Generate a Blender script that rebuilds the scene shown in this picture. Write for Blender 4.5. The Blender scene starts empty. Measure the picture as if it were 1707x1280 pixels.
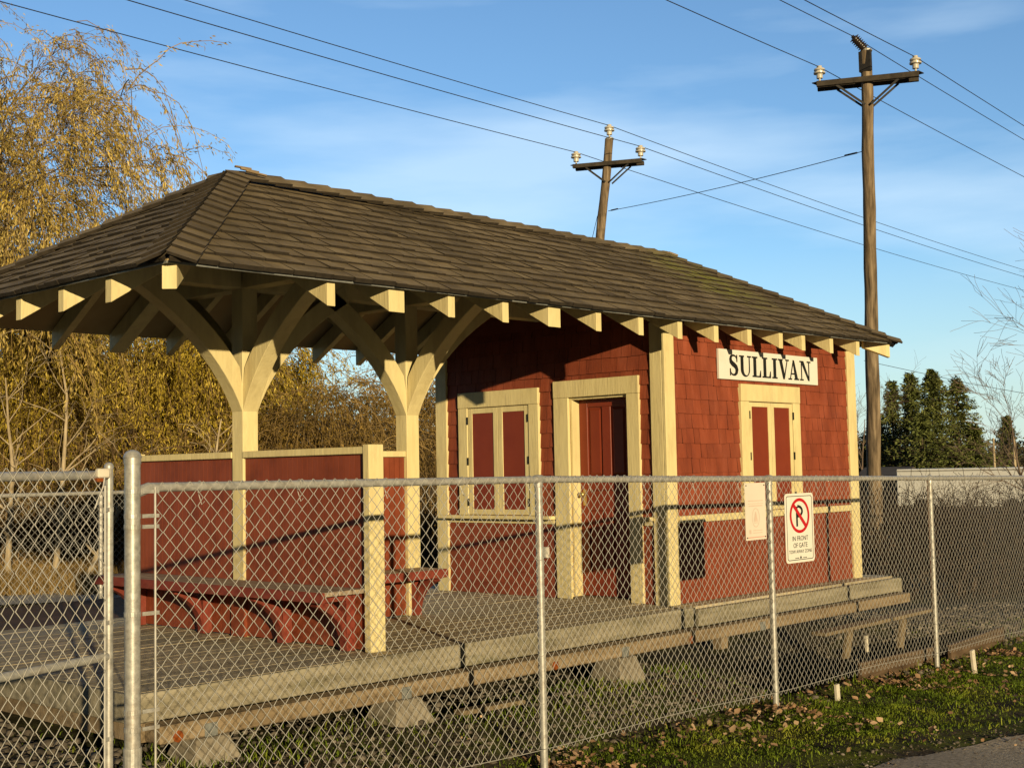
import bpy, bmesh, math, random
import numpy as np
from mathutils import Vector, Matrix

random.seed(7)
rng = np.random.default_rng(11)
scene = bpy.context.scene
COL = scene.collection
R = math.radians

# ------------------------------------------------------------------ camera
cam_pos = Vector((-9.93284, -7.25980, 1.28211))
F_PX = 2161.6
def _axes(yaw, pit, roll):
    f = Vector((math.cos(yaw) * math.cos(pit), math.sin(yaw) * math.cos(pit), math.sin(pit)))
    r = f.cross(Vector((0, 0, 1))).normalized()
    u = r.cross(f)
    return (math.cos(roll) * r + math.sin(roll) * u, -math.sin(roll) * r + math.cos(roll) * u, f)
CR, CU, CF = _axes(0.74804692, 0.06661079, -0.01971726)
cd = bpy.data.cameras.new('camera')
cd.sensor_width = 36.0
cd.sensor_fit = 'HORIZONTAL'
cd.lens = 36.0 * F_PX / 1707.0
cd.clip_start = 0.05
cd.clip_end = 3000
cam = bpy.data.objects.new('camera', cd)
COL.objects.link(cam)
cam.matrix_world = Matrix(((CR.x, CU.x, -CF.x, cam_pos.x), (CR.y, CU.y, -CF.y, cam_pos.y), (CR.z, CU.z, -CF.z, cam_pos.z), (0, 0, 0, 1)))
scene.camera = cam

def at(px, py, depth):
    """the point seen in a direction of the photograph at a real distance"""
    return cam_pos + ((px - 853.5) / F_PX * CR - (py - 640) / F_PX * CU + CF) * depth

# ------------------------------------------------------------------ materials
def new_mat(name):
    m = bpy.data.materials.new(name)
    m.use_nodes = True
    nt = m.node_tree
    for n in list(nt.nodes):
        nt.nodes.remove(n)
    out = nt.nodes.new('ShaderNodeOutputMaterial')
    b = nt.nodes.new('ShaderNodeBsdfPrincipled')
    nt.links.new(b.outputs[0], out.inputs[0])
    return m, nt, b, out

def ramp(nt, stops):
    r = nt.nodes.new('ShaderNodeValToRGB')
    e = r.color_ramp.elements
    while len(e) < len(stops):
        e.new(0.5)
    for k, (p, c) in enumerate(stops):
        e[k].position = p
        e[k].color = (c[0], c[1], c[2], 1)
    return r

def noise_node(nt, scale, detail=4, stretch=(1, 1, 1), rough=0.6, src=None):
    tc = nt.nodes.new('ShaderNodeTexCoord')
    mp = nt.nodes.new('ShaderNodeMapping')
    mp.inputs['Scale'].default_value = stretch
    nt.links.new(tc.outputs['Object'], mp.inputs['Vector'])
    n = nt.nodes.new('ShaderNodeTexNoise')
    n.inputs['Scale'].default_value = scale
    n.inputs['Detail'].default_value = detail
    n.inputs['Roughness'].default_value = rough
    nt.links.new(mp.outputs[0], n.inputs['Vector'])
    return n

def mixc(nt, kind, fac, a, b):
    m = nt.nodes.new('ShaderNodeMix')
    m.data_type = 'RGBA'
    m.blend_type = kind
    for sock, v in ((0, fac), (6, a), (7, b)):
        if isinstance(v, (int, float)):
            m.inputs[sock].default_value = v
        elif isinstance(v, tuple):
            m.inputs[sock].default_value = (v[0], v[1], v[2], 1)
        else:
            nt.links.new(v, m.inputs[sock])
    return m.outputs[2]

def simple(name, stops, scale=6, stretch=(1, 1, 1), rough=0.7, bump=0.0, bscale=None, island=0.0, spec=0.3,
           metallic=0.0, dirt=None, transl=0.0, bstretch=None, detail=5, lo=0.3, hi=0.7):
    """stops: list of base colours along a noise; island: random tint per loose piece; dirt: (colour, scale, amount)"""
    m, nt, b, out = new_mat(name)
    n = noise_node(nt, scale, detail, stretch)
    k = len(stops)
    st = [(lo + (hi - lo) * i / max(1, k - 1), c) for i, c in enumerate(stops)]
    rp = ramp(nt, st)
    nt.links.new(n.outputs[0], rp.inputs[0])
    col = rp.outputs[0]
    if island:
        g = nt.nodes.new('ShaderNodeNewGeometry')
        r2 = ramp(nt, [(0, (1 - island,) * 3), (1, (1 + island * 0.6,) * 3)])
        nt.links.new(g.outputs['Random Per Island'], r2.inputs[0])
        col = mixc(nt, 'MULTIPLY', 1.0, col, r2.outputs[0])
    if dirt:
        dn = noise_node(nt, dirt[1], 6, dirt[3] if len(dirt) > 3 else (1, 1, 1), 0.7)
        dr = ramp(nt, [(0.5, (0, 0, 0)), (0.75, (dirt[2],) * 3)])
        nt.links.new(dn.outputs[0], dr.inputs[0])
        col = mixc(nt, 'MIX', dr.outputs[0], col, dirt[0])
    nt.links.new(col, b.inputs['Base Color'])
    b.inputs['Roughness'].default_value = rough
    b.inputs['Metallic'].default_value = metallic
    b.inputs['Specular IOR Level'].default_value = spec
    if bump:
        bn = noise_node(nt, bscale or scale * 3, 5, bstretch or stretch)
        bp = nt.nodes.new('ShaderNodeBump')
        bp.inputs['Strength'].default_value = bump
        bp.inputs['Distance'].default_value = 0.01
        nt.links.new(bn.outputs[0], bp.inputs['Height'])
        nt.links.new(bp.outputs[0], b.inputs['Normal'])
    if transl:
        t = nt.nodes.new('ShaderNodeBsdfTranslucent')
        nt.links.new(col, t.inputs[0])
        ms = nt.nodes.new('ShaderNodeMixShader')
        ms.inputs[0].default_value = transl
        nt.links.new(b.outputs[0], ms.inputs[1])
        nt.links.new(t.outputs[0], ms.inputs[2])
        nt.links.new(ms.outputs[0], out.inputs[0])
    return m

M = {}
M['cream'] = simple('cream_paint', [(.69, .575, .29), (.765, .645, .335), (.81, .69, .37)], 7, stretch=(1.5, 1.5, .22), rough=.62, bump=.45, bscale=45, bstretch=(1, 1, .12), island=.08,
                    dirt=((.42, .32, .17), 8, .42, (1, 1, .3)))
M['red'] = simple('red_paint', [(.19, .042, .018), (.255, .057, .024), (.31, .076, .035)], 4, rough=.6, bump=.15, bscale=50, island=.08,
                  dirt=((.16, .03, .02), 4, .35))
M['red_shingle'] = simple('red_shingle_paint', [(.20, .042, .019), (.275, .060, .025), (.35, .086, .042)], 6, stretch=(1, 1, .3), rough=.7,
                          bump=.45, bscale=90, bstretch=(1, 1, .12), island=.13, dirt=((.17, .045, .028), 2.2, .45))
M['door_red'] = simple('door_paint', [(.21, .035, .015), (.25, .045, .018)], 4, rough=.4, bump=.08, bscale=60)
M['bench_red'] = simple('bench_paint', [(.20, .036, .022), (.26, .050, .030)], 6, rough=.65, bump=.2, bscale=60, island=.12,
                        dirt=((.22, .15, .10), 9, .35))
M['bench_top'] = simple('worn_bench_top', [(.22, .13, .09), (.36, .28, .20), (.44, .37, .28)], 5, stretch=(6, .6, 1), rough=.8, bump=.25, bscale=40, island=.15)
M['landing'] = simple('landing_stain', [(.075, .038, .018), (.125, .064, .030)], 4, rough=.8, island=.2)
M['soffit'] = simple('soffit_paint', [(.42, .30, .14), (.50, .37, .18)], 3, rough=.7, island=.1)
M['deck'] = simple('weathered_deck', [(.36, .295, .19), (.52, .435, .29), (.61, .525, .37)], 3, stretch=(.25, 3, 3), rough=.85, bump=.4, bscale=30,
                   bstretch=(.15, 3, 3), island=.13, dirt=((.08, .085, .04), 2.5, .4))
M['rim'] = simple('greenish_timber', [(.17, .148, .10), (.29, .255, .18), (.41, .365, .27)], 5, stretch=(.3, 3, 3), rough=.85, bump=.4, bscale=25,
                  bstretch=(.12, 3, 3), dirt=((.12, .125, .055), 3, .55, (.6, 1, 2.5)))
M['beam'] = simple('brown_timber', [(.17, .12, .07), (.27, .20, .12), (.34, .26, .17)], 4, stretch=(.3, 3, 3), rough=.9, bump=.5, bscale=25,
                   bstretch=(.12, 3, 3), island=.1)
M['old_plank'] = simple('old_plank', [(.15, .11, .065), (.26, .20, .12)], 5, stretch=(.3, 3, 3), rough=.9, bump=.4, bscale=25, island=.15)
M['dark_plank'] = simple('dark_wet_plank', [(.06, .038, .022), (.12, .078, .045), (.17, .115, .07)], 6, stretch=(.3, 3, 3), rough=.9, bump=.4, bscale=25)
M['concrete'] = simple('concrete', [(.17, .145, .105), (.29, .25, .19), (.36, .315, .24)], 5, rough=.9, bump=.3, bscale=60)
M['galv'] = simple('galvanised_steel', [(.30, .295, .275), (.44, .43, .40), (.56, .55, .51)], 34, rough=.42, spec=.6, metallic=.30, bump=.05, bscale=80,
                   dirt=((.26, .17, .09), 9, .5))
M['wire'] = simple('galvanised_wire', [(.36, .35, .32), (.52, .50, .46)], 14, rough=.5, spec=.4, metallic=.08)
M['plate'] = simple('zinc_plate', [(.24, .25, .24), (.36, .37, .35)], 40, rough=.5, metallic=.4)
M['reflector'] = simple('orange_reflector', [(.22, .06, .015), (.32, .085, .02)], 30, rough=.3)
M['white'] = simple('white_sign_paint', [(.80, .78, .70), (.84, .82, .75)], 4, rough=.5, dirt=((.6, .55, .42), 6, .25))
M['poster'] = simple('faded_poster', [(.78, .70, .60), (.82, .74, .64)], 8, rough=.45)
M['poster_ink'] = simple('faded_ink', [(.72, .55, .45), (.74, .60, .50)], 8, rough=.5)
M['poster_red'] = simple('faded_red_ink', [(.72, .36, .28), (.75, .42, .34)], 8, rough=.5)
M['black'] = simple('black_paint', [(.012, .012, .011), (.02, .02, .018)], 6, rough=.5)
M['sign_red'] = simple('sign_red', [(.55, .012, .018), (.60, .018, .022)], 6, rough=.45)
M['brass'] = simple('tarnished_brass', [(.45, .32, .12), (.55, .42, .18)], 20, rough=.35, metallic=.7)
M['outlet'] = simple('outlet_plastic', [(.62, .58, .50), (.70, .66, .58)], 9, rough=.4)
M['pole'] = simple('pole_wood', [(.055, .04, .025), (.20, .145, .092), (.38, .29, .19)], 5, stretch=(3, 3, .25), rough=.9, bump=.8, bscale=16,
                   bstretch=(3, 3, .2), dirt=((.05, .04, .03), 3.0, .7, (2, 2, .5)))
M['crossarm'] = simple('crossarm_wood', [(.035, .028, .022), (.085, .068, .05)], 6, rough=.9, bump=.4)
M['porcelain'] = simple('porcelain', [(.55, .50, .42), (.68, .63, .54)], 9, rough=.25, spec=.6)
M['porcelain_dark'] = simple('brown_porcelain', [(.03, .02, .016), (.05, .035, .026)], 9, rough=.3, spec=.6)
M['iron'] = simple('dark_iron', [(.035, .032, .03), (.06, .055, .05)], 12, rough=.6, metallic=.3)
M['line'] = simple('power_cable', [(.02, .02, .022), (.035, .035, .038)], 3, rough=.6)
M['stake'] = simple('stake_paint', [(.62, .56, .44), (.78, .73, .62)], 12, rough=.7, dirt=((.35, .27, .17), 20, .5))
M['leaf_gold'] = simple('willow_leaf', [(.30, .215, .018), (.58, .43, .048), (.80, .62, .13)], .55, rough=.6, island=.45, transl=.3, detail=3)
M['leaf_tan'] = simple('tan_willow_leaf', [(.36, .25, .055), (.64, .47, .12), (.84, .66, .25)], .6, rough=.6, island=.45, transl=.3, detail=3)
M['leaf_brown'] = simple('brown_willow_leaf', [(.13, .085, .020), (.28, .18, .035), (.48, .31, .07)], .7, rough=.6, island=.55, transl=.25, detail=3)
M['twig'] = simple('willow_twig', [(.20, .13, .045), (.40, .27, .11)], 2, rough=.8, island=.3)
M['bark'] = simple('willow_bark', [(.07, .052, .035), (.15, .115, .08)], 6, stretch=(3, 3, .5), rough=.9, bump=.6)
M['pale_bark'] = simple('pale_bark', [(.30, .23, .14), (.58, .47, .31)], 5, stretch=(2, 2, .6), rough=.85, bump=.4)
M['thicket'] = simple('thicket_stem', [(.10, .062, .028), (.21, .135, .06), (.36, .245, .12)], .8, rough=.85, island=.45)
M['thicket_leaf'] = simple('thicket_leaf', [(.10, .07, .022), (.18, .125, .032), (.14, .13, .03)], .7, rough=.7, island=.4, transl=.25)
M['conifer'] = simple('conifer_needles', [(.065, .082, .020), (.13, .155, .038), (.21, .22, .065)], .6, rough=.75, island=.4)
M['bare'] = simple('bare_branch', [(.13, .095, .07), (.22, .16, .12)], 3, rough=.85)
M['bramble'] = simple('bramble_stem', [(.012, .008, .007), (.032, .020, .015), (.085, .056, .036)], .9, rough=.85, island=.7)
M['far_wood'] = simple('far_wood', [(.045, .04, .022), (.085, .07, .038), (.10, .09, .05)], .4, rough=.9, island=.4)
M['dry_grass'] = simple('dry_grass', [(.22, .14, .04), (.34, .22, .07), (.40, .27, .10)], .8, rough=.8, island=.35, transl=.2)
M['grass'] = simple('grass_blade', [(.10, .165, .012), (.215, .305, .022), (.40, .42, .05)], 2.2, rough=.65, island=.45, transl=.3)
M['moss'] = simple('moss', [(.05, .06, .015), (.10, .11, .025)], 5, rough=.9)
M['fallen'] = simple('fallen_leaf', [(.24, .12, .06), (.48, .30, .17), (.68, .52, .35)], 2.5, rough=.75, island=.5)
M['stone'] = simple('gravel_stone', [(.05, .043, .033), (.12, .10, .078), (.27, .235, .19)], 1.6, rough=.9, island=.45)
M['trailer'] = simple('trailer_white', [(.72, .72, .70), (.78, .78, .76)], 1, rough=.5)
M['dark_roof'] = simple('dark_shed', [(.07, .06, .055), (.10, .09, .08)], 2, rough=.8)
M['bark_chip'] = M['old_plank']

def shingle_roof_mat():
    m, nt, b, out = new_mat('cedar_shakes')
    n = noise_node(nt, 4, 6, (1, 1, 1))
    rp = ramp(nt, [(.3, (.15, .112, .062)), (.5, (.21, .160, .092)), (.72, (.29, .228, .138))])
    nt.links.new(n.outputs[0], rp.inputs[0])
    g = nt.nodes.new('ShaderNodeNewGeometry')
    r2 = ramp(nt, [(0, (.72, .71, .68)), (.4, (.93, .93, .92)), (1, (1.10, 1.09, 1.05))])
    nt.links.new(g.outputs['Random Per Island'], r2.inputs[0])
    c = mixc(nt, 'MULTIPLY', 1, rp.outputs[0], r2.outputs[0])
    # weather stains
    d = noise_node(nt, 1.1, 5, (1, 1, 1))
    dr = ramp(nt, [(.48, (0, 0, 0)), (.68, (.6, .6, .6))])
    nt.links.new(d.outputs[0], dr.inputs[0])
    c = mixc(nt, 'MIX', dr.outputs[0], c, (.095, .072, .036))
    # moss: grows near the far end of the ridge
    tc = nt.nodes.new('ShaderNodeTexCoord')
    vm = nt.nodes.new('ShaderNodeVectorMath'); vm.operation = 'DISTANCE'
    vm.inputs[1].default_value = (2.15 + 1.0, .85 - 1.5, 3.45)
    mpv = nt.nodes.new('ShaderNodeMapping'); mpv.inputs['Scale'].default_value = (1.1, .9, 1)
    mpv.inputs['Location'].default_value = (0, 0, 0)
    nt.links.new(tc.outputs['Object'], mpv.inputs['Vector'])
    nt.links.new(mpv.outputs[0], vm.inputs[0])
    vm.inputs[1].default_value = (1.1 * ROOF_MOSS[0], .9 * ROOF_MOSS[1], ROOF_MOSS[2])
    rr = ramp(nt, [(.25, (1, 1, 1)), (.95, (0, 0, 0))])
    nt.links.new(vm.outputs['Value'], rr.inputs[0])
    mn = noise_node(nt, 5, 7, (1, 1, 1), .75)
    mr = ramp(nt, [(.42, (0, 0, 0)), (.58, (1, 1, 1))])
    nt.links.new(mn.outputs[0], mr.inputs[0])
    fac = mixc(nt, 'MULTIPLY', 1, rr.outputs[0], mr.outputs[0])
    c = mixc(nt, 'MIX', fac, c, (.27, .265, .045))
    nt.links.new(c, b.inputs['Base Color'])
    b.inputs['Roughness'].default_value = .85
    b.inputs['Specular IOR Level'].default_value = .2
    bn = noise_node(nt, 22, 6, (1, 1, 1))
    bp = nt.nodes.new('ShaderNodeBump'); bp.inputs['Strength'].default_value = .5; bp.inputs['Distance'].default_value = .012
    nt.links.new(bn.outputs[0], bp.inputs['Height']); nt.links.new(bp.outputs[0], b.inputs['Normal'])
    return m

# ------------------------------------------------------------------ mesh builder
class MB:
    def __init__(s):
        s.v = []; s.f = []
    def poly(s, pts, faces):
        o = len(s.v)
        s.v += [tuple(p) for p in pts]
        s.f += [tuple(o + i for i in f) for f in faces]
    def box(s, x0, x1, y0, y1, z0, z1):
        p = [(x0, y0, z0), (x1, y0, z0), (x1, y1, z0), (x0, y1, z0), (x0, y0, z1), (x1, y0, z1), (x1, y1, z1), (x0, y1, z1)]
        s.poly(p, [(3, 2, 1, 0), (4, 5, 6, 7), (0, 1, 5, 4), (1, 2, 6, 5), (2, 3, 7, 6), (3, 0, 4, 7)])
    def hexa(s, a, b):
        """two quads of four points each (bottom, top)"""
        s.poly(list(a) + list(b), [(3, 2, 1, 0), (4, 5, 6, 7), (0, 1, 5, 4), (1, 2, 6, 5), (2, 3, 7, 6), (3, 0, 4, 7)])
    def bar(s, a, b, w, h, up=(0, 0, 1)):
        """a rectangular bar from a to b"""
        a = Vector(a); b = Vector(b); d = (b - a).normalized()
        r = d.cross(Vector(up))
        if r.length < 1e-4: r = d.cross(Vector((1, 0, 0)))
        r.normalize(); u = r.cross(d)
        q = lambda c: [c - r * w / 2 - u * h / 2, c + r * w / 2 - u * h / 2, c + r * w / 2 + u * h / 2, c - r * w / 2 + u * h / 2]
        s.hexa(q(a), q(b))
    def prism(s, pts2, to3, t0, t1):
        """an outline in a plane given thickness; to3(u, v, t) -> point"""
        n = len(pts2)
        o = len(s.v)
        s.v += [tuple(to3(u, v, t0)) for u, v in pts2] + [tuple(to3(u, v, t1)) for u, v in pts2]
        s.f.append(tuple(o + i for i in reversed(range(n))))
        s.f.append(tuple(o + n + i for i in range(n)))
        for i in range(n):
            j = (i + 1) % n
            s.f.append((o + i, o + j, o + n + j, o + n + i))
    def tube(s, pts, rad, n=6, caps=True):
        pts = [Vector(p) for p in pts]
        rr = rad if isinstance(rad, (list, tuple)) else [rad] * len(pts)
        o = len(s.v)
        d0 = (pts[1] - pts[0]).normalized()
        ref = Vector((0, 0, 1)) if abs(d0.z) < .9 else Vector((1, 0, 0))
        r = d0.cross(ref).normalized()
        for i, p in enumerate(pts):
            d = (pts[min(i + 1, len(pts) - 1)] - pts[max(i - 1, 0)])
            if d.length < 1e-9: d = d0.copy()
            d.normalize()
            r = (r - d * r.dot(d))
            if r.length < 1e-6: r = d.orthogonal()
            r.normalize()
            u = r.cross(d)
            for k in range(n):
                a = 2 * math.pi * k / n
                s.v.append(tuple(p + (r * math.cos(a) + u * math.sin(a)) * rr[i]))
        for i in range(len(pts) - 1):
            for k in range(n):
                a = o + i * n + k; b = o + i * n + (k + 1) % n
                s.f.append((a, b, b + n, a + n))
        if caps:
            s.f.append(tuple(o + k for k in range(n)))
            e = o + (len(pts) - 1) * n
            s.f.append(tuple(e + k for k in reversed(range(n))))
    def lathe(s, c, prof, n=14, axis=(0, 0, 1)):
        """prof: (radius, height) pairs along an axis from c"""
        ax = Vector(axis).normalized()
        s.tube([Vector(c) + ax * h for r, h in prof], [max(r, 1e-4) for r, h in prof], n)
    def build(s, name, mat, parent=None, smooth=False, bevel=0.0, origin=None):
        me = bpy.data.meshes.new(name)
        v = np.array(s.v, dtype=float).reshape(-1, 3)
        if parent is not None:
            org = world_loc(parent)
        elif origin is not None:
            org = Vector(origin)
        else:
            lo = v.min(0); hi = v.max(0)
            org = Vector(((lo[0] + hi[0]) / 2, (lo[1] + hi[1]) / 2, lo[2]))
        v = v - np.array(org)
        me.from_pydata(v.tolist(), [], s.f)
        me.validate()
        bm = bmesh.new(); bm.from_mesh(me)
        bmesh.ops.recalc_face_normals(bm, faces=bm.faces)
        bm.to_mesh(me); bm.free()
        if smooth:
            me.polygons.foreach_set('use_smooth', [True] * len(me.polygons))
            me.set_sharp_from_angle(angle=R(38))
        me.materials.append(M[mat] if isinstance(mat, str) else mat)
        o = bpy.data.objects.new(name, me)
        COL.objects.link(o)
        if parent is not None:
            o.parent = parent
        else:
            o.location = org
        if bevel:
            b = o.modifiers.new('bevel', 'BEVEL'); b.width = bevel; b.segments = 1; b.limit_method = 'ANGLE'
        return o

def world_loc(o):
    p = Vector((0, 0, 0))
    while o is not None:
        p += o.location
        o = o.parent
    return p

def raw_mesh(name, verts, faces, mat, parent=None, origin=(0, 0, 0), smooth=False):
    """fast path for numpy arrays: faces is an (n, k) array"""
    org = np.array(world_loc(parent) if parent is not None else origin, dtype=float)
    verts = np.asarray(verts, dtype=np.float32) - org.astype(np.float32)
    faces = np.asarray(faces, dtype=np.int32)
    me = bpy.data.meshes.new(name)
    me.vertices.add(len(verts)); me.vertices.foreach_set('co', verts.ravel())
    nf, k = faces.shape
    me.loops.add(nf * k); me.loops.foreach_set('vertex_index', faces.ravel())
    me.polygons.add(nf)
    me.polygons.foreach_set('loop_start', np.arange(0, nf * k, k, dtype=np.int32))
    if smooth:
        me.polygons.foreach_set('use_smooth', np.ones(nf, dtype=bool))
    me.update(calc_edges=True)
    me.materials.append(M[mat] if isinstance(mat, str) else mat)
    o = bpy.data.objects.new(name, me)
    COL.objects.link(o)
    if parent is not None: o.parent = parent
    else: o.location = origin
    return o

def tag(o, label=None, cat=None, group=None, kind=None):
    if label: o['label'] = label
    if cat: o['category'] = cat
    if group: o['group'] = group
    if kind: o['kind'] = kind
    return o

def thing(name, loc, label, cat, group=None):
    o = bpy.data.objects.new(name, None)
    o.empty_display_size = .3
    o.location = loc
    COL.objects.link(o)
    return tag(o, label, cat, group)

# many tubes at once ------------------------------------------------
def tubes_np(paths, radii, n=3):
    """paths (N, P, 3), radii (N, P) -> verts, quads"""
    paths = np.asarray(paths, float); N, P, _ = paths.shape
    d = np.empty_like(paths)
    d[:, 1:-1] = paths[:, 2:] - paths[:, :-2]
    d[:, 0] = paths[:, 1] - paths[:, 0]; d[:, -1] = paths[:, -1] - paths[:, -2]
    d /= np.linalg.norm(d, axis=2, keepdims=True) + 1e-9
    ref = np.tile(np.array([.31, .77, .55]), (N, P, 1))
    r = np.cross(d, ref); r /= np.linalg.norm(r, axis=2, keepdims=True) + 1e-9
    u = np.cross(d, r)
    a = np.arange(n) * 2 * np.pi / n
    v = paths[:, :, None, :] + radii[:, :, None, None] * (r[:, :, None, :] * np.cos(a)[None, None, :, None] + u[:, :, None, :] * np.sin(a)[None, None, :, None])
    idx = np.arange(N * P * n).reshape(N, P, n)
    q = np.stack([idx[:, :-1, :], np.roll(idx, -1, 2)[:, :-1, :], np.roll(idx, -1, 2)[:, 1:, :], idx[:, 1:, :]], -1).reshape(-1, 4)
    return v.reshape(-1, 3), q

def leaves_np(pos, direc, length, width):
    """rhombus leaves at pos pointing along direc (random roll)"""
    pos = np.asarray(pos, float); N = len(pos)
    d = direc / (np.linalg.norm(direc, axis=1, keepdims=True) + 1e-9)
    rnd = rng.normal(size=(N, 3))
    s = np.cross(d, rnd); s /= np.linalg.norm(s, axis=1, keepdims=True) + 1e-9
    up = np.cross(s, d)
    L = np.asarray(length).reshape(-1, 1); W = np.asarray(width).reshape(-1, 1)
    a = pos; c = pos + d * L + up * L * .12
    m = pos + d * L * .45 - up * L * .05
    b = m + s * W / 2; e = m - s * W / 2
    v = np.stack([a, b, c, e], 1).reshape(-1, 3)
    return v, np.arange(4 * N).reshape(-1, 4)

def join_np(parts):
    vs, fs, o = [], [], 0
    for v, f in parts:
        vs.append(v); fs.append(f + o); o += len(v)
    return np.concatenate(vs), np.concatenate(fs)

# ------------------------------------------------------------------ ground shape
def sstep(a, b, x):
    t = np.clip((x - a) / (b - a), 0, 1)
    return t * t * (3 - 2 * t)

def gz(x, y):
    """ground height"""
    x = np.asarray(x, float); y = np.asarray(y, float)
    base = -.625 - .0155 * np.clip(x + 3.73, -6, 12)
    bank = .17 * sstep(-1.75, -.55, y) * (1 - sstep(4.5, 8.0, x)) * sstep(-10, -7, x)
    bank = bank * (1 - .6 * sstep(4.5, 9, y))
    pit = .34 * sstep(-.5, .5, x) * (1 - sstep(3.4, 4.4, x)) * sstep(-1.42, -1.22, y) * (1 - sstep(2.0, 3.0, y))
    bumps = .018 * np.sin(x * 3.1 + 1.3 * np.sin(y * 2.3)) * np.sin(y * 3.7 + np.sin(x * 1.9)) + .012 * np.sin(x * 8.3 + y * 3) * np.sin(y * 9.1 - x * 2)
    fade = np.exp(-((np.hypot(x, y)) / 25) ** 2)
    return base + bank - pit + bumps * fade

ROOF_MOSS = (0.0, -.75, 3.28)
M['roof'] = shingle_roof_mat()
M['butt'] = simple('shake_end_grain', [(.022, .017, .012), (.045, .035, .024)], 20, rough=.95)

# =================================================================== STATION
st = thing('train_station', (1.8, 1.5, -.02), 'small red and cream wooden train station with a shake roof and open porch', 'train station')
L, W = 3.62, 3.05

# walls -------------------------------------------------------------
def eave_z(x): return 2.585 + (x + 5.62) * .0055
ex0, ex1, ey0, ey1 = -5.62, 3.86, -.42, 3.47
rx0, rx1, ry = -3.80, 2.10, 1.525
def ridge_z(x): return 3.715 - (x - rx0) * .004
def under(x, y):
    """height of the underside of the roof boarding"""
    fy = min(y - ey0, ey1 - y) / (ry - ey0)
    fx = min((x - ex0) / (rx0 - ex0), (ex1 - x) / (ex1 - rx1))
    f = max(0, min(fy, fx, 1))
    return eave_z(x) + f * (3.715 - 2.60) - .01

wb = MB()
D0, D1, DZ = .43, 1.17, 2.0
def wall_pt(u, v, t): return (t, u, v)
def top_at(u): return under(.05, u) - .03
wb.prism([(0, -.02), (D0, -.02), (D0, DZ), (D1, DZ), (D1, -.02), (W, -.02), (W, top_at(W)), (ry, top_at(ry)), (0, top_at(0))], wall_pt, 0.0, .10)
wb.build('wall', 'red', st)
w2 = MB(); w2.box(.10, L, 0, .1, -.02, 2.68); w2.build('wall', 'red', st)
w3 = MB(); w3.box(L - .1, L, .1, W, -.02, 2.68); w3.build('wall', 'red', st)
w4 = MB(); w4.box(.10, L - .1, W - .1, W, -.02, 2.68); w4.build('wall', 'red', st)

def shingle_rows(mb, to3, u0, u1, z0, z1, expo, holes=(), butt=.017):
    """courses of wooden wall shingles; to3(u, v, out)"""
    z = z0; row = 0
    while z < z1 - .02:
        zt = min(z + expo + .03, z1)
        u = u0 - random.uniform(0, .1)
        while u < u1:
            w = random.choice([.09, .11, .13, .15, .17, .19]) * random.uniform(.92, 1.08)
            a, b = max(u, u0), min(u + w - .0035, u1)
            u += w
            if b - a < .01: continue
            segs = [(a, b)]
            for h0, h1, hz0, hz1 in holes:
                if z < hz1 - .05 and zt > hz0:
                    ns = []
                    for p, q in segs:
                        if q <= h0 or p >= h1: ns.append((p, q))
                        else:
                            if p < h0: ns.append((p, h0))
                            if q > h1: ns.append((h1, q))
                    segs = ns
            dz = random.uniform(-.004, .004)
            bt = butt + random.uniform(-.002, .004)
            for p, q in segs:
                if q - p < .008: continue
                mb.hexa([to3(p, z + dz, .001), to3(q, z + dz, .001), to3(q, z + dz, bt), to3(p, z + dz, bt)],
                        [to3(p, zt, .001), to3(q, zt, .001), to3(q, zt, .003), to3(p, zt, .003)])
        z += expo; row += 1

front = lambda u, v, t: (u, -t, v)       # south wall: u = X, outwards = -Y
side = lambda u, v, t: (-t, u, v)        # door wall: u = Y, outwards = -X
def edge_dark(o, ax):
    # shade in the gaps between shingles, painted dark red onto their edges
    o.data.materials.append(M['edge_shade'])
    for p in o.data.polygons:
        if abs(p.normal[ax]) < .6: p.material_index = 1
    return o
M['edge_shade'] = simple('shingle_gap_shade', [(.055, .016, .010), (.09, .024, .014)], 20, rough=.9)
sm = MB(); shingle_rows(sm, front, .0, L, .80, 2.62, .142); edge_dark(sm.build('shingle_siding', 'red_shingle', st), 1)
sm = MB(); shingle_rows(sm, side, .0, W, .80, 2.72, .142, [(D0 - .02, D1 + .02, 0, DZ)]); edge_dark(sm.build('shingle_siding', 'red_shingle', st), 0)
# lap boards below the belt
lm = MB()
k = 0.0
while k < .74:
    t = min(k + .125, .76)
    lm.hexa([front(0, k, .001), front(L, k, .001), front(L, k, .014), front(0, k, .014)], [front(0, t, .001), front(L, t, .001), front(L, t, .004), front(0, t, .004)])
    k += .118
lm.build('lap_siding', 'red', st)
lm = MB(); k = 0.0
while k < .74:
    t = min(k + .125, .76)
    for a, b in ((0, D0 - .02), (D1 + .02, W)):
        lm.hexa([side(a, k, .001), side(b, k, .001), side(b, k, .014), side(a, k, .014)], [side(a, t, .001), side(b, t, .001), side(b, t, .004), side(a, t, .004)])
    k += .118
lm.build('lap_siding', 'red', st)
# shingles on the two walls that face away
sm = MB(); shingle_rows(sm, lambda u, v, t: (L + t, u, v), 0, W, .02, 2.62, .142); sm.build('shingle_siding', 'red_shingle', st)
sm = MB(); shingle_rows(sm, lambda u, v, t: (u, W + t, v), 0, L, .02, 2.62, .142); sm.build('shingle_siding', 'red_shingle', st)

def trim(name, f, u0, u1, z0, z1, out, t0=.0, mat='cream', bevel=.004, par=None):
    mb = MB(); a = f(u0, z0, t0); b = f(u1, z1, out)
    mb.box(min(a[0], b[0]), max(a[0], b[0]), min(a[1], b[1]), max(a[1], b[1]), z0, z1)
    return mb.build(name, mat, par or st, bevel=bevel)

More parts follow.
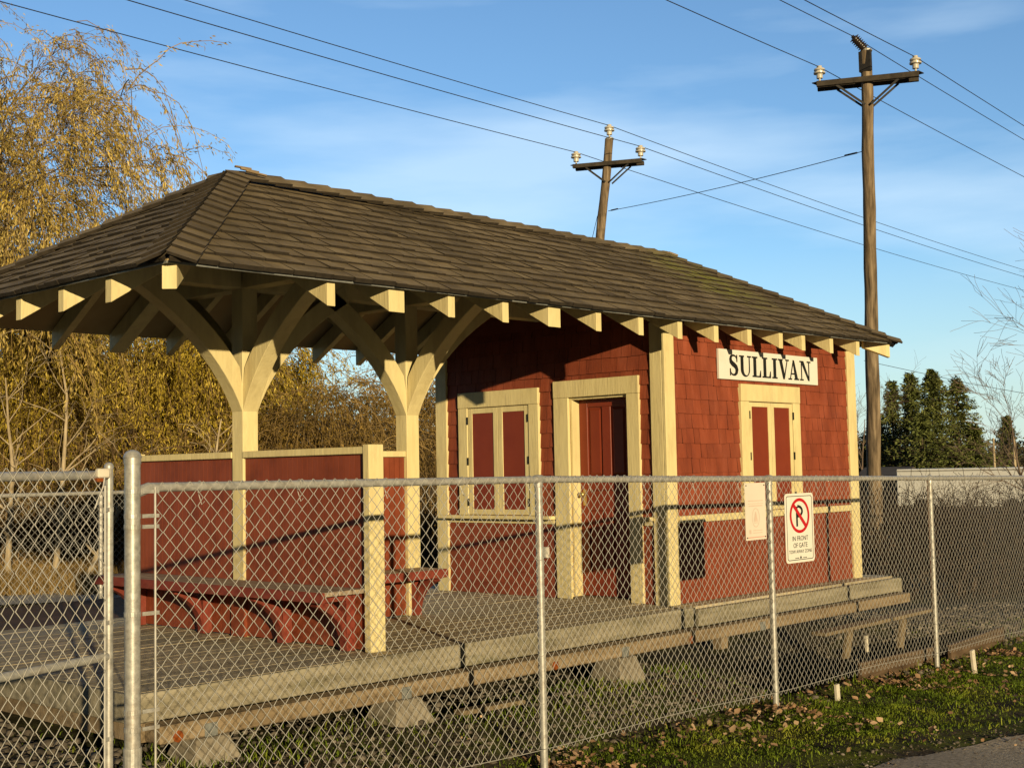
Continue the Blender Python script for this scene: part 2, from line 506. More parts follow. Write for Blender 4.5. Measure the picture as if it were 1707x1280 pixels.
# corner boards: the corner post is an L of two boards
trim('corner_board', front, -.035, .125, -.01, 2.66, .035)
trim('corner_board', side, .002, .140, -.01, 2.66, .035, t0=.002)
trim('corner_board', front, L - .145, L + .035, -.01, 2.60, .035)
trim('corner_board', side, W - .135, W + .035, -.01, 2.62, .035, t0=.002)
trim('corner_board', lambda u, v, t: (L + t, u, v), .002, .14, -.01, 2.60, .035, t0=.002)
# belt on the sign wall, shelf sill on the door wall
trim('belt_board', front, .127, L - .147, .755, .822, .05)
for a, b in ((.142, .272), (1.368, W - .06)):
    trim('sill_shelf', side, a, b, .782, .818, .12, t0=.001)
    trim('sill_apron', side, a + .02, b - .02, .735, .780, .03, t0=.001)

# windows with pairs of closed shutters
def shutter_window(f, u0, u1, z0, z1, head, sidew, stile, mid, rail, flip):
    w = MB()
    wd = None
    mb = MB()
    def bx(m, a0, a1, b0, b1, t0, t1):
        a = f(a0, b0, t0); b = f(a1, b1, t1)
        m.box(min(a[0], b[0]), max(a[0], b[0]), min(a[1], b[1]), max(a[1], b[1]), b0, b1)
    bx(mb, u0, u1, z1 - head, z1, .0, .048)
    bx(mb, u0, u0 + sidew, z0, z1 - head - .001, .0, .043)
    bx(mb, u1 - sidew, u1, z0, z1 - head - .001, .0, .043)
    fr = mb.build('window', 'cream', st, bevel=.004)
    a, b = u0 + sidew + .006, u1 - sidew - .006
    zt, zb = z1 - head - .008, z0 + .004
    c = (a + b) / 2
    for s0, s1, inner in ((a, c - .003, 1), (c + .003, b, 0)):
        sh = MB()
        l = stile if inner else mid / 2
        r = mid / 2 if inner else stile
        bx(sh, s0, s0 + l, zb, zt, .0, .033); bx(sh, s1 - r, s1, zb, zt, .0, .033)
        bx(sh, s0 + l, s1 - r, zt - rail, zt, .0, .031); bx(sh, s0 + l, s1 - r, zb, zb + rail, .0, .031)
        so = sh.build('shutter', 'cream', fr, bevel=.002)
        pn = MB(); bx(pn, s0 + l, s1 - r, zb + rail, zt - rail, .001, .025)
        pn.build('shutter_panel', 'door_red', so)
    for u in (a - .004, b + .004):
        for z in (zb + .13, (zb + zt) / 2, zt - .13):
            hg = MB(); bx(hg, u - .006, u + .006, z - .04, z + .04, .034, .050)
            hg.build('hinge', 'black', fr)
    return fr
shutter_window(side, 1.563, 2.726, .82, 2.125, .165, .137, .060, .128, .055, 0)
shutter_window(front, 1.248, 2.395, .824, 2.115, .175, .145, .055, .112, .045, 1)

# door ---------------------------------------------------------------
mb = MB()
mb.box(-.040, .0, .279, 1.362, DZ, 2.170)
mb.box(-.036, .0, .279, D0, .0, DZ - .001); mb.box(-.036, .0, D1, 1.362, .0, DZ - .001)
df = mb.build('door_frame', 'cream', st, bevel=.004)
mb = MB()
mb.box(.001, .155, D1 - .022, D1 - .001, .0, DZ - .024); mb.box(.001, .155, D0 + .001, D0 + .022, .0, DZ - .024); mb.box(.001, .155, D0 + .001, D1 - .001, DZ - .023, DZ - .001)
mb.build('door_jamb', 'cream', df)
mb = MB(); mb.box(-.03, .16, D0 + .023, D1 - .023, -.015, .025); mb.build('threshold', 'old_plank', df, bevel=.004)
a, b = D0 + .024, D1 - .024
dm = MB(); dm.box(.128, .160, a, b, .028, DZ - .026)
stw = .105
def rail_box(m, y0, y1, z0, z1): m.box(.112, .1275, y0, y1, z0, z1)
rail_box(dm, a, a + stw, .028, DZ - .026); rail_box(dm, b - stw, b, .028, DZ - .026)
for z0, z1 in ((.03, .25), (.87, 1.06), (1.07, 1.21), (1.90, DZ - .026)):
    rail_box(dm, a + stw + .0005, b - stw - .0005, z0, z1)
cm = (a + b) / 2
rail_box(dm, cm - .055, cm + .055, 1.2105, 1.8995); rail_box(dm, cm - .055, cm + .055, .2505, .8695)
door = dm.build('door', 'door_red', st, bevel=.004)
for y0, y1 in ((a + stw, cm - .055), (cm + .055, b - stw)):
    for z0, z1 in ((.25, .87), (1.21, 1.90)):
        pm = MB()
        q = lambda i, x: [(x, y0 + i, z0 + i), (x, y1 - i, z0 + i), (x, y1 - i, z1 - i), (x, y0 + i, z1 - i)]
        pm.hexa(q(.012, .1278), q(.035, .118))
        pm.build('door_panel', 'door_red', door)
kb = MB(); kb.box(.106, .1118, b - .075, b - .035, .92, 1.08); kb.build('lock_plate', 'brass', door)
kb = MB(); kb.lathe((.106, b - .055, 1.03), [(.012, 0), (.012, .03), (.026, .04), (.030, .055), (.022, .068), (.004, .072)], 14, (-1, 0, 0)); kb.build('handle', 'brass', door, smooth=True)

# outlet box
mb = MB(); mb.box(-.055, -.012, 1.472, 1.545, .395, .505); mb.box(-.062, -.0552, 1.478, 1.539, .402, .498); mb.build('outlet_box', 'outlet', st, bevel=.004)

# roof ---------------------------------------------------------------
def V(x, y, z): return Vector((x, y, z))
cNL, cNR = V(ex0, ey0, eave_z(ex0)), V(ex1, ey0, eave_z(ex1))
cBL, cBR = V(ex0, ey1, eave_z(ex0)), V(ex1, ey1, eave_z(ex1))
rL, rR = V(rx0, ry, ridge_z(rx0)), V(rx1, ry, ridge_z(rx1))
up = V(0, 0, .022)
bd = MB()
bd.poly([cNL, cNR, cBR, cBL, rL, rR, cNL + up, cNR + up, cBR + up, cBL + up, rL + up, rR + up],
        [(0, 4, 5, 1), (1, 5, 2), (2, 5, 4, 3), (3, 4, 0), (6, 7, 11, 10), (7, 8, 11), (8, 9, 10, 11), (9, 6, 10),
         (0, 1, 7, 6), (1, 2, 8, 7), (2, 3, 9, 8), (3, 0, 6, 9)])
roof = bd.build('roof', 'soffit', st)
# pale drip strip along the eaves
ds = MB()
for p, q in ((cNL, cNR), (cNR, cBR), (cBR, cBL), (cBL, cNL)):
    d = (q - p).normalized(); n = d.cross(V(0, 0, 1))
    ds.bar(p + n * .004 + V(0, 0, .004), q + n * .004 + V(0, 0, .004), .006, .016)
ds.build('drip_edge', 'plate', roof)

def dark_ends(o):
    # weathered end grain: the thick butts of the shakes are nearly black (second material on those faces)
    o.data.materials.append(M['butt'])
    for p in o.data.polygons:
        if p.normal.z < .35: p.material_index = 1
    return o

def shake_slope(e0, e1, t0, t1, name, ncourse):
    """eave e0->e1, top t0->t1: overlapping split shakes"""
    mb = MB()
    U = (e1 - e0); Lb = U.length; U = U / Lb
    mid = (t0 + t1) / 2
    Vv = mid - (e0 + e1) / 2; Vv = Vv - U * Vv.dot(U); H = Vv.length; Vv = Vv / H
    N = U.cross(Vv)
    if N.z < 0: N = -N
    s_t0 = (t0 - e0).dot(U); s_t1 = (t1 - e0).dot(U)
    lo = lambda v: s_t0 * v / H - .012
    hi = lambda v: Lb + (s_t1 - Lb) * v / H + .012
    ex = H / ncourse
    for c in range(ncourse + 1):
        vb = c * ex - .030
        vt = vb + ex * 1.55
        if vb > H - .05: break
        vt = min(vt, H + .01)
        u = -random.uniform(0, .2) - .02
        drift = 0
        while u < Lb + .05:
            w = random.choice([.11, .14, .16, .18, .21]) * random.uniform(.92, 1.08)
            a, b = u, u + w - random.uniform(.003, .010)
            u += w
            jb = random.uniform(-.009, .006)
            tk = random.uniform(.011, .023)
            lift = random.uniform(0, .004)
            v0 = vb + jb
            ab, bb = max(a, lo(max(v0, 0)) - .01), min(b, hi(max(v0, 0)) + .01)
            at_, bt_ = max(a, lo(vt)), min(b, hi(vt))
            if bb - ab < .015: continue
            if bt_ - at_ < .004:
                m_ = min(max((a + b) / 2, lo(vt)), hi(vt)); 
                m_ = m_ if lo(vt) < hi(vt) else (lo(vt) + hi(vt)) / 2
                at_, bt_ = m_ - .002, m_ + .002
            base = .022
            skew = random.uniform(-.004, .004)
            P = lambda s_, v_, h_: e0 + U * s_ + Vv * v_ + N * h_
            mb.hexa([P(ab, v0, base + lift), P(bb, v0 + skew, base + lift), P(bb, v0 + skew, base + lift + tk + .012), P(ab, v0, base + lift + tk + .012)],
                    [P(at_, vt, base - .004), P(bt_, vt, base - .004), P(bt_, vt, base + .006), P(at_, vt, base + .006)])
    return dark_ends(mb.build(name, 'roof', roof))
for e0, e1, t0, t1 in ((cNL, cNR, rL, rR), (cBL, cNL, rL, rL), (cNR, cBR, rR, rR), (cBR, cBL, rR, rL)):
    shake_slope(e0, e1, t0, t1, 'shakes', 13)

def cap_run(p, q, n1, n2, name, step=.185, w=.165, first_up=True):
    """hip or ridge caps: pairs of short boards in steps, from the low end p to the high end q"""
    mb = MB()
    d = (q - p); Ln = d.length; d = d / Ln
    n = int(Ln / step)
    for i in range(n + 1):
        a = p + d * (i * step - .045); b = p + d * min(i * step + step * 1.5, Ln + .02)
        for nn, sgn in ((n1, 1), (n2, -1)):
            side_v = nn.cross(d).normalized()
            if side_v.z > 0: side_v = -side_v
            t = random.uniform(.018, .024); ww = w * random.uniform(.97, 1.03)
            h0, h1 = .062 + random.uniform(0, .003), .044
            jit = d * random.uniform(-.005, .005)
            k = .010 if sgn > 0 else 0
            mb.hexa([a + jit + nn * h0 - side_v * k, a + jit + nn * h0 + side_v * ww, a + jit + nn * (h0 + t) + side_v * ww, a + jit + nn * (h0 + t) - side_v * (k + .012)],
                    [b + nn * h1 - side_v * k, b + nn * h1 + side_v * ww, b + nn * (h1 + t * .5) + side_v * ww, b + nn * (h1 + t * .5) - side_v * (k + .012)])
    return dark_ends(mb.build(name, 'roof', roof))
def nrm(a, b, c):
    n = (b - a).cross(c - a).normalized()
    return n if n.z > 0 else -n
nF = nrm(cNL, cNR, rL); nB = nrm(cBL, cBR, rL); nLf = nrm(cNL, cBL, rL); nR = nrm(cNR, cBR, rR)
cap_run(cNL, rL, nF, nLf, 'hip_cap'); cap_run(cBL, rL, nB, nLf, 'hip_cap')
cap_run(cNR, rR, nF, nR, 'hip_cap'); cap_run(cBR, rR, nB, nR, 'hip_cap')
cap_run(rR + V(.05, 0, 0), rL - V(.04, 0, 0), nF, nB, 'ridge_cap', step=.25)
# bare splintered wood where the ridge meets the hips
sp = MB()
for i in range(3):
    sp.bar(rL + V(.0 + .03 * i, -.06 - .035 * i, .085 - .02 * i), rL + V(.13 + .04 * i, -.10 - .05 * i, .075 - .03 * i), .03, .012)
sp.build('broken_cap', 'beam', roof)
sp = MB(); sp.bar(rR + V(.02, -.07, .05), rR + V(.20, -.06, .035), .07, .02); sp.bar(rR + V(.03, .02, .075), rR + V(.14, .01, .07), .06, .02); sp.build('broken_cap', 'beam', roof)

# rafters ------------------------------------------------------------
def rafter_y(x, wdt, yend, sgn):
    """rafter running from the eave (plumb cut) towards the ridge along Y"""
    ye = ey0 + .035 if sgn > 0 else ey1 - .035
    mb = MB(); pts = []
    def zt(y): return under(x, y) - .001 - .012
    dep = .165
    pts = [(ye, zt(ye)), (yend, zt(yend)), (yend, zt(yend) - dep), (ye, zt(ye) - dep)]
    mb.prism(pts, lambda u, v, t: (t, u, v), x - wdt / 2, x + wdt / 2)
    return mb.build('rafter', 'cream', st, bevel=.003)
FX = [(-4.30, .07), (-3.68, .07), (-3.20, .15), (-2.58, .07), (-2.02, .07), (-1.99 + .0, 0), (-1.42, .07)]
front_x = [(-4.32, .07), (-3.72, .15), (-3.17, .07), (-2.58, .07), (-2.00, .15), (-1.43, .07), (-.84, .07), (-.255, .07), (.33, .07), (.905, .07), (1.485, .07), (1.925, .07), (2.505, .07), (3.085, .07)]
front_x[0] = (-4.32, .07)
for x, w_ in front_x:
    lim = ry - .02 if rx0 < x < rx1 else ey0 + (ry - ey0) * ((x - ex0) / (rx0 - ex0) if x < 0 else (ex1 - x) / (ex1 - rx1)) - .03
    if x > .05: rafter_y(x, w_, -.04, 1)      # stops at the wall
    else: rafter_y(x, w_, lim, 1)
    if x < .05: rafter_y(x, w_, 2 * ry - lim, -1)
    else: rafter_y(x, w_, W + .04, -1)
def rafter_x(y, wdt, left=True):
    f = min(y - ey0, ey1 - y) / (ry - ey0)
    mb = MB()
    if left: xe = ex0 + .035; xi = ex0 + (rx0 - ex0) * f - .05
    else: xe = ex1 - .035; xi = L + .04
    zt = lambda x: under(x, y) - .013
    pts = [(xe, zt(xe)), (xi, zt(xi)), (xi, zt(xi) - .165), (xe, zt(xe) - .165)]
    mb.prism(pts, lambda u, v, t: (u, t, v), y - wdt / 2, y + wdt / 2)
    return mb.build('rafter', 'cream', st, bevel=.003)
for y in (.33, .95, 1.56, 2.15, 2.72): rafter_x(y, .075)
for y in (.3, .9, 1.525, 2.15, 2.75): rafter_x(y, .075, False)
# hip rafters at the four corners
for c, t in ((cNL, rL), (cBL, rL), (cNR, rR), (cBR, rR)):
    d = (t - c); s0 = c + d * .022; s1 = c + d * (.98 if c.x < 0 else .135)
    mb = MB(); hd = V(d.x, d.y, 0).normalized(); r_ = V(-hd.y, hd.x, 0) * .045
    dn = V(0, 0, -.014); dd = V(0, 0, -.18)
    mb.hexa([s0 - r_ + dn, s0 + r_ + dn, s0 + r_ + dd, s0 - r_ + dd], [s1 - r_ + dn, s1 + r_ + dn, s1 + r_ + dd, s1 - r_ + dd])
    mb.build('hip_rafter', 'cream', st, bevel=.003)

# porch columns with four curved braces each --------------------------
def brace_outline():
    """lower curve from the column out to the beam, then back along the upper curve; (out, height)"""
    lo_, hi_ = [], []
    P0, P1, P2 = (0.0, 1.80), (.235, 2.36), (.99, 2.78)
    for i in range(13):
        t = i / 12
        x = (1 - t) ** 2 * P0[0] + 2 * t * (1 - t) * P1[0] + t * t * P2[0]
        z = (1 - t) ** 2 * P0[1] + 2 * t * (1 - t) * P1[1] + t * t * P2[1]
        dx = 2 * (1 - t) * (P1[0] - P0[0]) + 2 * t * (P2[0] - P1[0]); dz = 2 * (1 - t) * (P1[1] - P0[1]) + 2 * t * (P2[1] - P1[1])
        ln = math.hypot(dx, dz)
        lo_.append((x, z)); hi_.append((max(x - dz / ln * .155, -.004), z + dx / ln * .155))
    hi_[0] = (-.004, 1.80 + .20)
    up_ = [p for p in hi_ if p[0] > 0.0 or p is hi_[0]]
    up_ = [hi_[0]] + [p for p in hi_[1:] if p[0] > .0005 and p[1] > 2.02]
    end = [(lo_[-1][0], lo_[-1][1] + .02)]
    return lo_ + list(reversed(up_))
BR = brace_outline()
CW = .150
def column(cx, cy, dirs):
    mb = MB(); h = CW / 2
    mb.box(cx - h, cx + h, cy - h, cy + h, 0.0, 2.86)
    c = mb.build('column', 'cream', st, bevel=.005)
    for dx, dy in dirs:
        bm_ = MB(); hw = CW / 2 - .002
        if dx: f = lambda u, v, t: (cx + dx * (h + u), cy + t, v)
        else: f = lambda u, v, t: (cx + t, cy + dy * (h + u), v)
        bm_.prism(BR, f, -hw, hw)
        bm_.build('brace', 'cream', c, bevel=.004)
    return c
AX, BX, CY = -3.680, -1.895, 1.515
column(AX, CY, ((-1, 0), (1, 0), (0, -1), (0, 1)))
column(BX, CY, ((-1, 0), (1, 0), (0, -1), (0, 1)))
# ceiling beams that the braces carry
def cbeam(x0, x1, y0, y1, z0, z1):
    mb = MB(); mb.box(x0, x1, y0, y1, z0, z1); mb.build('ceiling_beam', 'cream', st, bevel=.004)
cbeam(-4.74, AX - .0755, CY - .07, CY + .07, 2.80, 2.95)
cbeam(AX + .0755, BX - .0755, CY - .07, CY + .07, 2.80, 2.95)
cbeam(BX + .0755, -.02, CY - .07, CY + .07, 2.80, 2.95)
for cx in (AX, BX):
    cbeam(cx - .07, cx + .07, .43, CY - .0755, 2.80, 2.95)
    cbeam(cx - .07, cx + .07, CY + .0755, 2.62, 2.80, 2.95)
    mb = MB(); mb.box(cx - .06, cx + .06, CY - .06, CY + .06, 2.861, 3.66); mb.build('king_post', 'cream', st)
mb = MB(); mb.box(rx0 + .02, -.02, ry - .03, ry + .03, 3.50, 3.665); mb.build('ridge_beam', 'cream', st)

# windbreak partition -------------------------------------------------
def beadboard(x0, x1, y0, y1, z0, z1, alongY):
    mb = MB(); a, b = (y0, y1) if alongY else (x0, x1)
    n = max(1, round((b - a) / .062)); wd = (b - a) / n
    for i in range(n):
        p, q = a + i * wd + .0022, a + (i + 1) * wd - .0022
        if alongY: mb.box(x0, x1, p, q, z0, z1)
        else: mb.box(p, q, y0, y1, z0, z1)
    if alongY: mb.box(x0 + .006, x1 - .006, y0, y1, z0, z1 - .002)
    else: mb.box(x0, x1, y0 + .006, y1 - .006, z0, z1 - .002)
    return mb.build('partition', 'red', st)
WX0, WX1 = -3.735, -3.665
beadboard(WX0, WX1, -.045, CY - .0765, .012, 1.425, True)
beadboard(WX0, WX1, CY + .0765, 3.09, .012, 1.425, True)
beadboard(WX1 + .045, BX - .0765, CY - .035, CY + .035, .012, 1.425, False)
for args in ((WX0 - .03, WX1 + .03, -.05, CY - .0765), (WX0 - .03, WX1 + .03, CY + .0765, 3.10), (AX + .0765, BX - .0765, CY - .06, CY + .06)):
    mb = MB(); mb.box(args[0], args[1], args[2], args[3], 1.4255, 1.478); mb.build('partition_cap', 'cream', st, bevel=.004)
mb = MB(); mb.box(-3.772, -3.630, -.118, -.051, .002, 1.492); mb.build('end_board', 'cream', st, bevel=.004)
mb = MB(); mb.box(-3.772, -3.630, 3.101, 3.165, .002, 1.492); mb.build('end_board', 'cream', st, bevel=.004)

# =================================================================== BENCHES
def bench(name, label, seat_z, along, a0, a1, wall, out, sgn, supports):
    """along 'Y' or 'X'; wall = coordinate of the wall face; sgn = outward direction"""
    if along == 'Y': base = (wall + sgn * out / 2, (a0 + a1) / 2, .002)
    else: base = ((a0 + a1) / 2, wall + sgn * out / 2, .002)
    b = thing(name, base, label, 'bench', 'red benches built against the porch windbreak')
    def f(u, v, t):  # u along, v up, t outwards
        return (wall + sgn * t, u, v) if along == 'Y' else (u, wall + sgn * t, v)
    def bx(m, u0, u1, v0, v1, t0, t1):
        p = f(u0, v0, t0); q = f(u1, v1, t1)
        m.box(min(p[0], q[0]), max(p[0], q[0]), min(p[1], q[1]), max(p[1], q[1]), v0, v1)
    m = MB(); n = 3; wd = (out - .03) / n
    for i in range(n): bx(m, a0, a1, seat_z - .032, seat_z, .004 + i * wd, .004 + (i + 1) * wd - .006)
    m.build('seat', 'bench_top', b, bevel=.004)
    m = MB(); bx(m, a0 - .004, a1 + .004, seat_z - .075, seat_z - .001, out - .029, out); m.build('seat_edge', 'bench_red', b, bevel=.004)
    if along == 'Y':
        m = MB(); m.box(-3.764, -3.7555, CY - .09, CY + .09, .004, seat_z - .034); m.box(-3.7553, -3.7352, CY - .09, CY - .0757, .004, seat_z - .034); m.build('back_panel', 'red', b)
    for u in supports:
        m = MB(); hw = .042
        bx(m, u - hw, u + hw, .003, seat_z - .033, .002, .085)
        bx(m, u - hw, u + hw, seat_z - .085, seat_z - .034, .0855, out - .03)
        P0, P1, P2 = (.0862, .03), (.105, .25), (out - .05, seat_z - .105); lo_ = []; hi_ = []
        for k in range(9):
            w_ = k / 8
            p_ = [(1 - w_) ** 2 * P0[c] + 2 * w_ * (1 - w_) * P1[c] + w_ * w_ * P2[c] for c in (0, 1)]
            d_ = [2 * (1 - w_) * (P1[c] - P0[c]) + 2 * w_ * (P2[c] - P1[c]) for c in (0, 1)]; l_ = math.hypot(*d_)
            lo_.append(tuple(p_)); q_ = (max(p_[0] - d_[1] / l_ * .075, .0858), p_[1] + d_[0] / l_ * .075)
            if q_[0] > .0859 or not hi_: hi_.append((q_[0], min(q_[1], seat_z - .087)))
        hi_[0] = (.0862, .17); hi_ = list(reversed([h for h in hi_ if h[1] >= .17]))
        m.prism(lo_ + hi_, lambda p, q, t: f(t, q, p), u - hw + .004, u + hw - .004)
        m.build('bracket', 'bench_red', b, bevel=.003)
    return b
bench('bench', 'long red bench along the left face of the porch windbreak', .452, 'Y', -.03, 3.06, WX0 - .001, .41, -1, (.13, .88, 1.95, 2.95))
bench('bench', 'short red bench right of the cream end board, by the second column', .425, 'X', -3.56, -1.83, CY - .036 - .0, .40, -1, (-1.90, -2.75, -3.45))

# =================================================================== DECK
dk = thing('platform_deck', (-1.1, 1.6, gz(-1, 1)), 'low weathered timber platform that carries the red station', 'platform')
m = MB(); y = -.235
while y < 3.55:
    x = -5.74; first = True
    while x < 3.95:
        ln = random.choice([2.4, 3.0, 3.6])
        if first: ln *= random.uniform(.4, 1); first = False
        m.box(x, min(x + ln - .004, 3.98), y, y + .136, -.04, -.001 - random.uniform(0, .004))
        x += ln
    y += .1395
m.build('planks', 'deck', dk, bevel=.003)
m = MB(); x = -5.74
for ln in (2.75, 3.0, 0):
    x1_ = x + ln if ln else -.03
    m.box(x, x1_ - .004, -.285, -.240, -.175, -.003); x = x1_
m.box(-5.79, -5.742, -.285, 3.56, -.175, -.003); m.box(-5.74, 3.98, 3.563, 3.61, -.175, -.003)
m.build('rim_board', 'rim', dk, bevel=.006)
m = MB(); m.box(0.0, 3.98, -.325, -.265, -.175, -.022); m.box(3.985, 4.03, -.325, 3.56, -.19, -.03); m.build('rim_board', 'rim', dk, bevel=.006)
m = MB(); m.box(-5.70, -.04, -.46, -.29, -.285, -.178); m.build('beam', 'beam', dk, bevel=.008)
m = MB(); m.box(-.03, 3.95, -.46, -.33, -.285, -.182); m.build('beam', 'beam', dk, bevel=.008)
for px in (.85, 3.3):
    m = MB(); m.box(px - .07, px + .07, 1.62, 1.74, float(gz(px, 1.7)) - .1, -.286); m.build('leg', 'beam', dk)
for yy in (1.6, 3.3):
    m = MB(); m.box(-5.70, 3.95, yy, yy + .14, -.285, -.042); m.build('beam', 'beam', dk)
m = MB(); m.box(-5.735, -5.60, -.28, 3.55, -.29, -.178); m.build('beam', 'beam', dk)
pier_x = [-5.35, -3.75, -1.28]
for px in (.85,):
    m = MB(); m.box(px - .045, px + .045, -.4665, -.4605, -.285, -.205); m.build('bracket_plate', 'plate', dk)
for px in pier_x:
    m = MB(); m.box(px - .045, px + .045, -.4665, -.4605, -.285, -.205); m.build('bracket_plate', 'plate', dk)
for px in (-5.58, -2.17, -.32):
    m = MB(); m.lathe((px, -.461, -.25), [(.036, 0), (.036, .006), (.026, .009)], 8, (0, -1, 0)); m.build('reflector', 'reflector', dk)
plabels = ['concrete pier block behind the thick galvanised fence post', 'concrete pier block under the platform, left of the middle fence post',
           'concrete pier block under the platform, right of the middle fence post']
for px, lb in zip(pier_x, plabels):
    g = float(gz(px, -.4))
    m = MB(); q = lambda h, z: [(px - h, -.375 - h, z), (px + h, -.375 - h, z), (px + h, -.375 + h, z), (px - h, -.375 + h, z)]
    m.hexa(q(.19, g - .03), q(.115, -.286)); o = m.build('concrete_pier', 'concrete', bevel=.008)
    tag(o, lb, 'pier block', 'concrete piers under the platform edge')
    for yy in (1.67, 3.37):
        pass

# a brown timber landing beyond the platform
ld = thing('timber_landing', (-3.6, 4.8, -.5), 'dark brown plank landing behind the station platform, seen past the gate', 'landing')
m = MB(); y = 3.75
while y < 6.0:
    m.box(-6.3, -1.0, y, y + .15, -.10, -.055); y += .156
m.build('planks', 'landing', ld); m = MB(); m.box(-6.3, -1.0, 3.66, 3.74, -.5, -.05); m.box(-6.3, -6.22, 3.75, 6.0, -.5, -.11); m.box(-6.2, -1, 5.9, 6.0, -.5, -.11); m.build('skirt_board', 'landing', ld)

# =================================================================== SIGNS
sg = thing('station_sign', (1.825, -.02, 2.145), 'white board with black serif lettering SULLIVAN under the eave', 'sign')
m = MB(); m.box(.868, 2.788, -.046, -.016, 2.150, 2.452); m.build('sign_board', 'white', sg, bevel=.003)
def glyphs():
    G = {}
    rc = lambda x0, x1, y0, y1: [(x0, y0), (x1, y0), (x1, y1), (x0, y1)]
    s = .075; T = .19
    G['I'] = (.48, [rc(.12, .36, 0, 1), rc(.01, .47, 0, s), rc(.01, .47, 1 - s, 1)])
    G['L'] = (.78, [rc(.11, .35, 0, 1), rc(.0, .46, 1 - s, 1), rc(.01, .74, 0, s), [(.74, 0), (.74, .34), (.70, .34), (.60, s), (.60, 0)]])
    def arc(cx, cy, rx, ry_, a0, a1, n=14): return [(cx + rx * math.cos(math.radians(a0 + (a1 - a0) * i / n)), cy + ry_ * math.sin(math.radians(a0 + (a1 - a0) * i / n))) for i in range(n + 1)]
    o = arc(.50, .34, .38, .36, 180, 360); i_ = arc(.575, .34, .225, .285, 360, 180)
    G['U'] = (1.0, [rc(.12, .35, .33, 1), rc(.80, .88, .33, 1), o + i_, rc(.01, .41, 1 - s, 1), rc(.67, .99, 1 - s, 1)])
    G['V'] = (.98, [[(.08, 1), (.34, 1), (.58, .20), (.56, 0), (.43, 0)], [(.80, 1), (.87, 1), (.56, 0), (.48, 0)], rc(.0, .42, 1 - s, 1), rc(.66, .98, 1 - s, 1)])
    G['A'] = (1.0, [[(.14, 0), (.21, 0), (.50, .86), (.56, 1), (.46, 1)], [(.63, 0), (.90, 0), (.57, 1), (.43, 1)], rc(.26, .72, .27, .34), rc(.01, .34, 0, s), rc(.55, .99, 0, s)])
    G['N'] = (1.04, [rc(.13, .21, 0, 1), rc(.82, .90, 0, 1), [(.09, 1), (.36, 1), (.90, .05), (.90, 0), (.77, 0)], rc(.0, .32, 1 - s, 1), rc(.01, .34, 0, s), rc(.69, 1.03, 1 - s, 1)])
    path = [(.66, .70), (.64, .82), (.57, .92), (.44, .965), (.30, .96), (.19, .90), (.15, .78), (.18, .66), (.29, .575), (.45, .50), (.59, .41), (.645, .29), (.61, .15), (.51, .06), (.38, .035), (.25, .06), (.15, .15), (.11, .30)]
    wd = [.03, .05, .07, .085, .10, .15, .20, .23, .24, .24, .24, .23, .19, .13, .09, .08, .05, .03]
    a, b = [], []
    for k in range(len(path)):
        p, q = path[max(k - 1, 0)], path[min(k + 1, len(path) - 1)]
        dx, dy = q[0] - p[0], q[1] - p[1]; l = math.hypot(dx, dy)
        a.append((path[k][0] - dy / l * wd[k] / 2, path[k][1] + dx / l * wd[k] / 2)); b.append((path[k][0] + dy / l * wd[k] / 2, path[k][1] - dx / l * wd[k] / 2))
    quads = [[a[k], a[k + 1], b[k + 1], b[k]] for k in range(len(path) - 1)]
    G['S'] = (.78, quads + [rc(.63, .69, .66, 1.0), rc(.08, .14, 0.0, .34)])
    return G
GL = glyphs()
word = 'SULLIVAN'; gap = .075; hgt = .212
tot = sum(GL[c][0] for c in word) + gap * (len(word) - 1) - .17
sc = 1.60 / (tot * hgt); x = 1.035
for ch in word:
    w_, polys = GL[ch]; m = MB()
    for j, pl in enumerate(polys):
        m.prism(pl, lambda u, v, t: (x + u * hgt * sc, -.0462 - t, 2.190 + v * hgt), 0, .0035 + .00012 * j)
    m.build('letter', 'black', sg); x += (w_ + gap - (.17 if ch == 'V' else 0)) * hgt * sc

def text_mesh(s, size, name, mat, parent, to3, spread=1.0, width=None, thick=.0012):
    cu = bpy.data.curves.new(name, 'FONT'); cu.body = s; cu.size = size; cu.align_x = 'CENTER'; cu.offset = .0
    cu.resolution_u = 3; cu.extrude = .0
    to = bpy.data.objects.new(name, cu); COL.objects.link(to)
    bpy.context.view_layer.update()
    me = bpy.data.meshes.new_from_object(to.evaluated_get(bpy.context.evaluated_depsgraph_get()))
    bpy.data.objects.remove(to)
    vs = [v.co.copy() for v in me.vertices]
    fs = [tuple(p.vertices) for p in me.polygons]
    mb = MB()
    xs = [v.x for v in vs]; k = (width / (max(xs) - min(xs))) if width else spread
    mb.poly([to3(v.x * k, v.y, 0) for v in vs], fs)
    bpy.data.meshes.remove(me)
    return mb.build(name, mat, parent)

FY = lambda x: -1.79 + .0235 * (x + 6.674)         # the fence line
ns = thing('no_parking_sign', (-.485, FY(-.485) - .03, .485), 'white no parking sign with red crossed circle and IN FRONT OF GATE TOW AWAY ZONE', 'sign')
sx0, sx1, sz0, sz1 = -.715, -.265, .487, 1.050
sy = FY(-.485) - .046
def rrect(x0, x1, z0, z1, r, n=5):
    o = []
    for cx, cz, a0 in ((x1 - r, z0 + r, -90), (x1 - r, z1 - r, 0), (x0 + r, z1 - r, 90), (x0 + r, z0 + r, 180)):
        for i in range(n + 1):
            a = math.radians(a0 + 90 * i / n); o.append((cx + r * math.cos(a), cz + r * math.sin(a)))
    return o
onS = lambda u, v, t: (u, sy - t, v)
m = MB(); m.prism(rrect(sx0, sx1, sz0, sz1, .03), onS, -.003, .0); m.build('sign_board', 'white', ns)
o1, o2 = rrect(sx0 + .022, sx1 - .022, sz0 + .02, sz1 - .02, .022), rrect(sx0 + .028, sx1 - .028, sz0 + .0255, sz1 - .0255, .018)
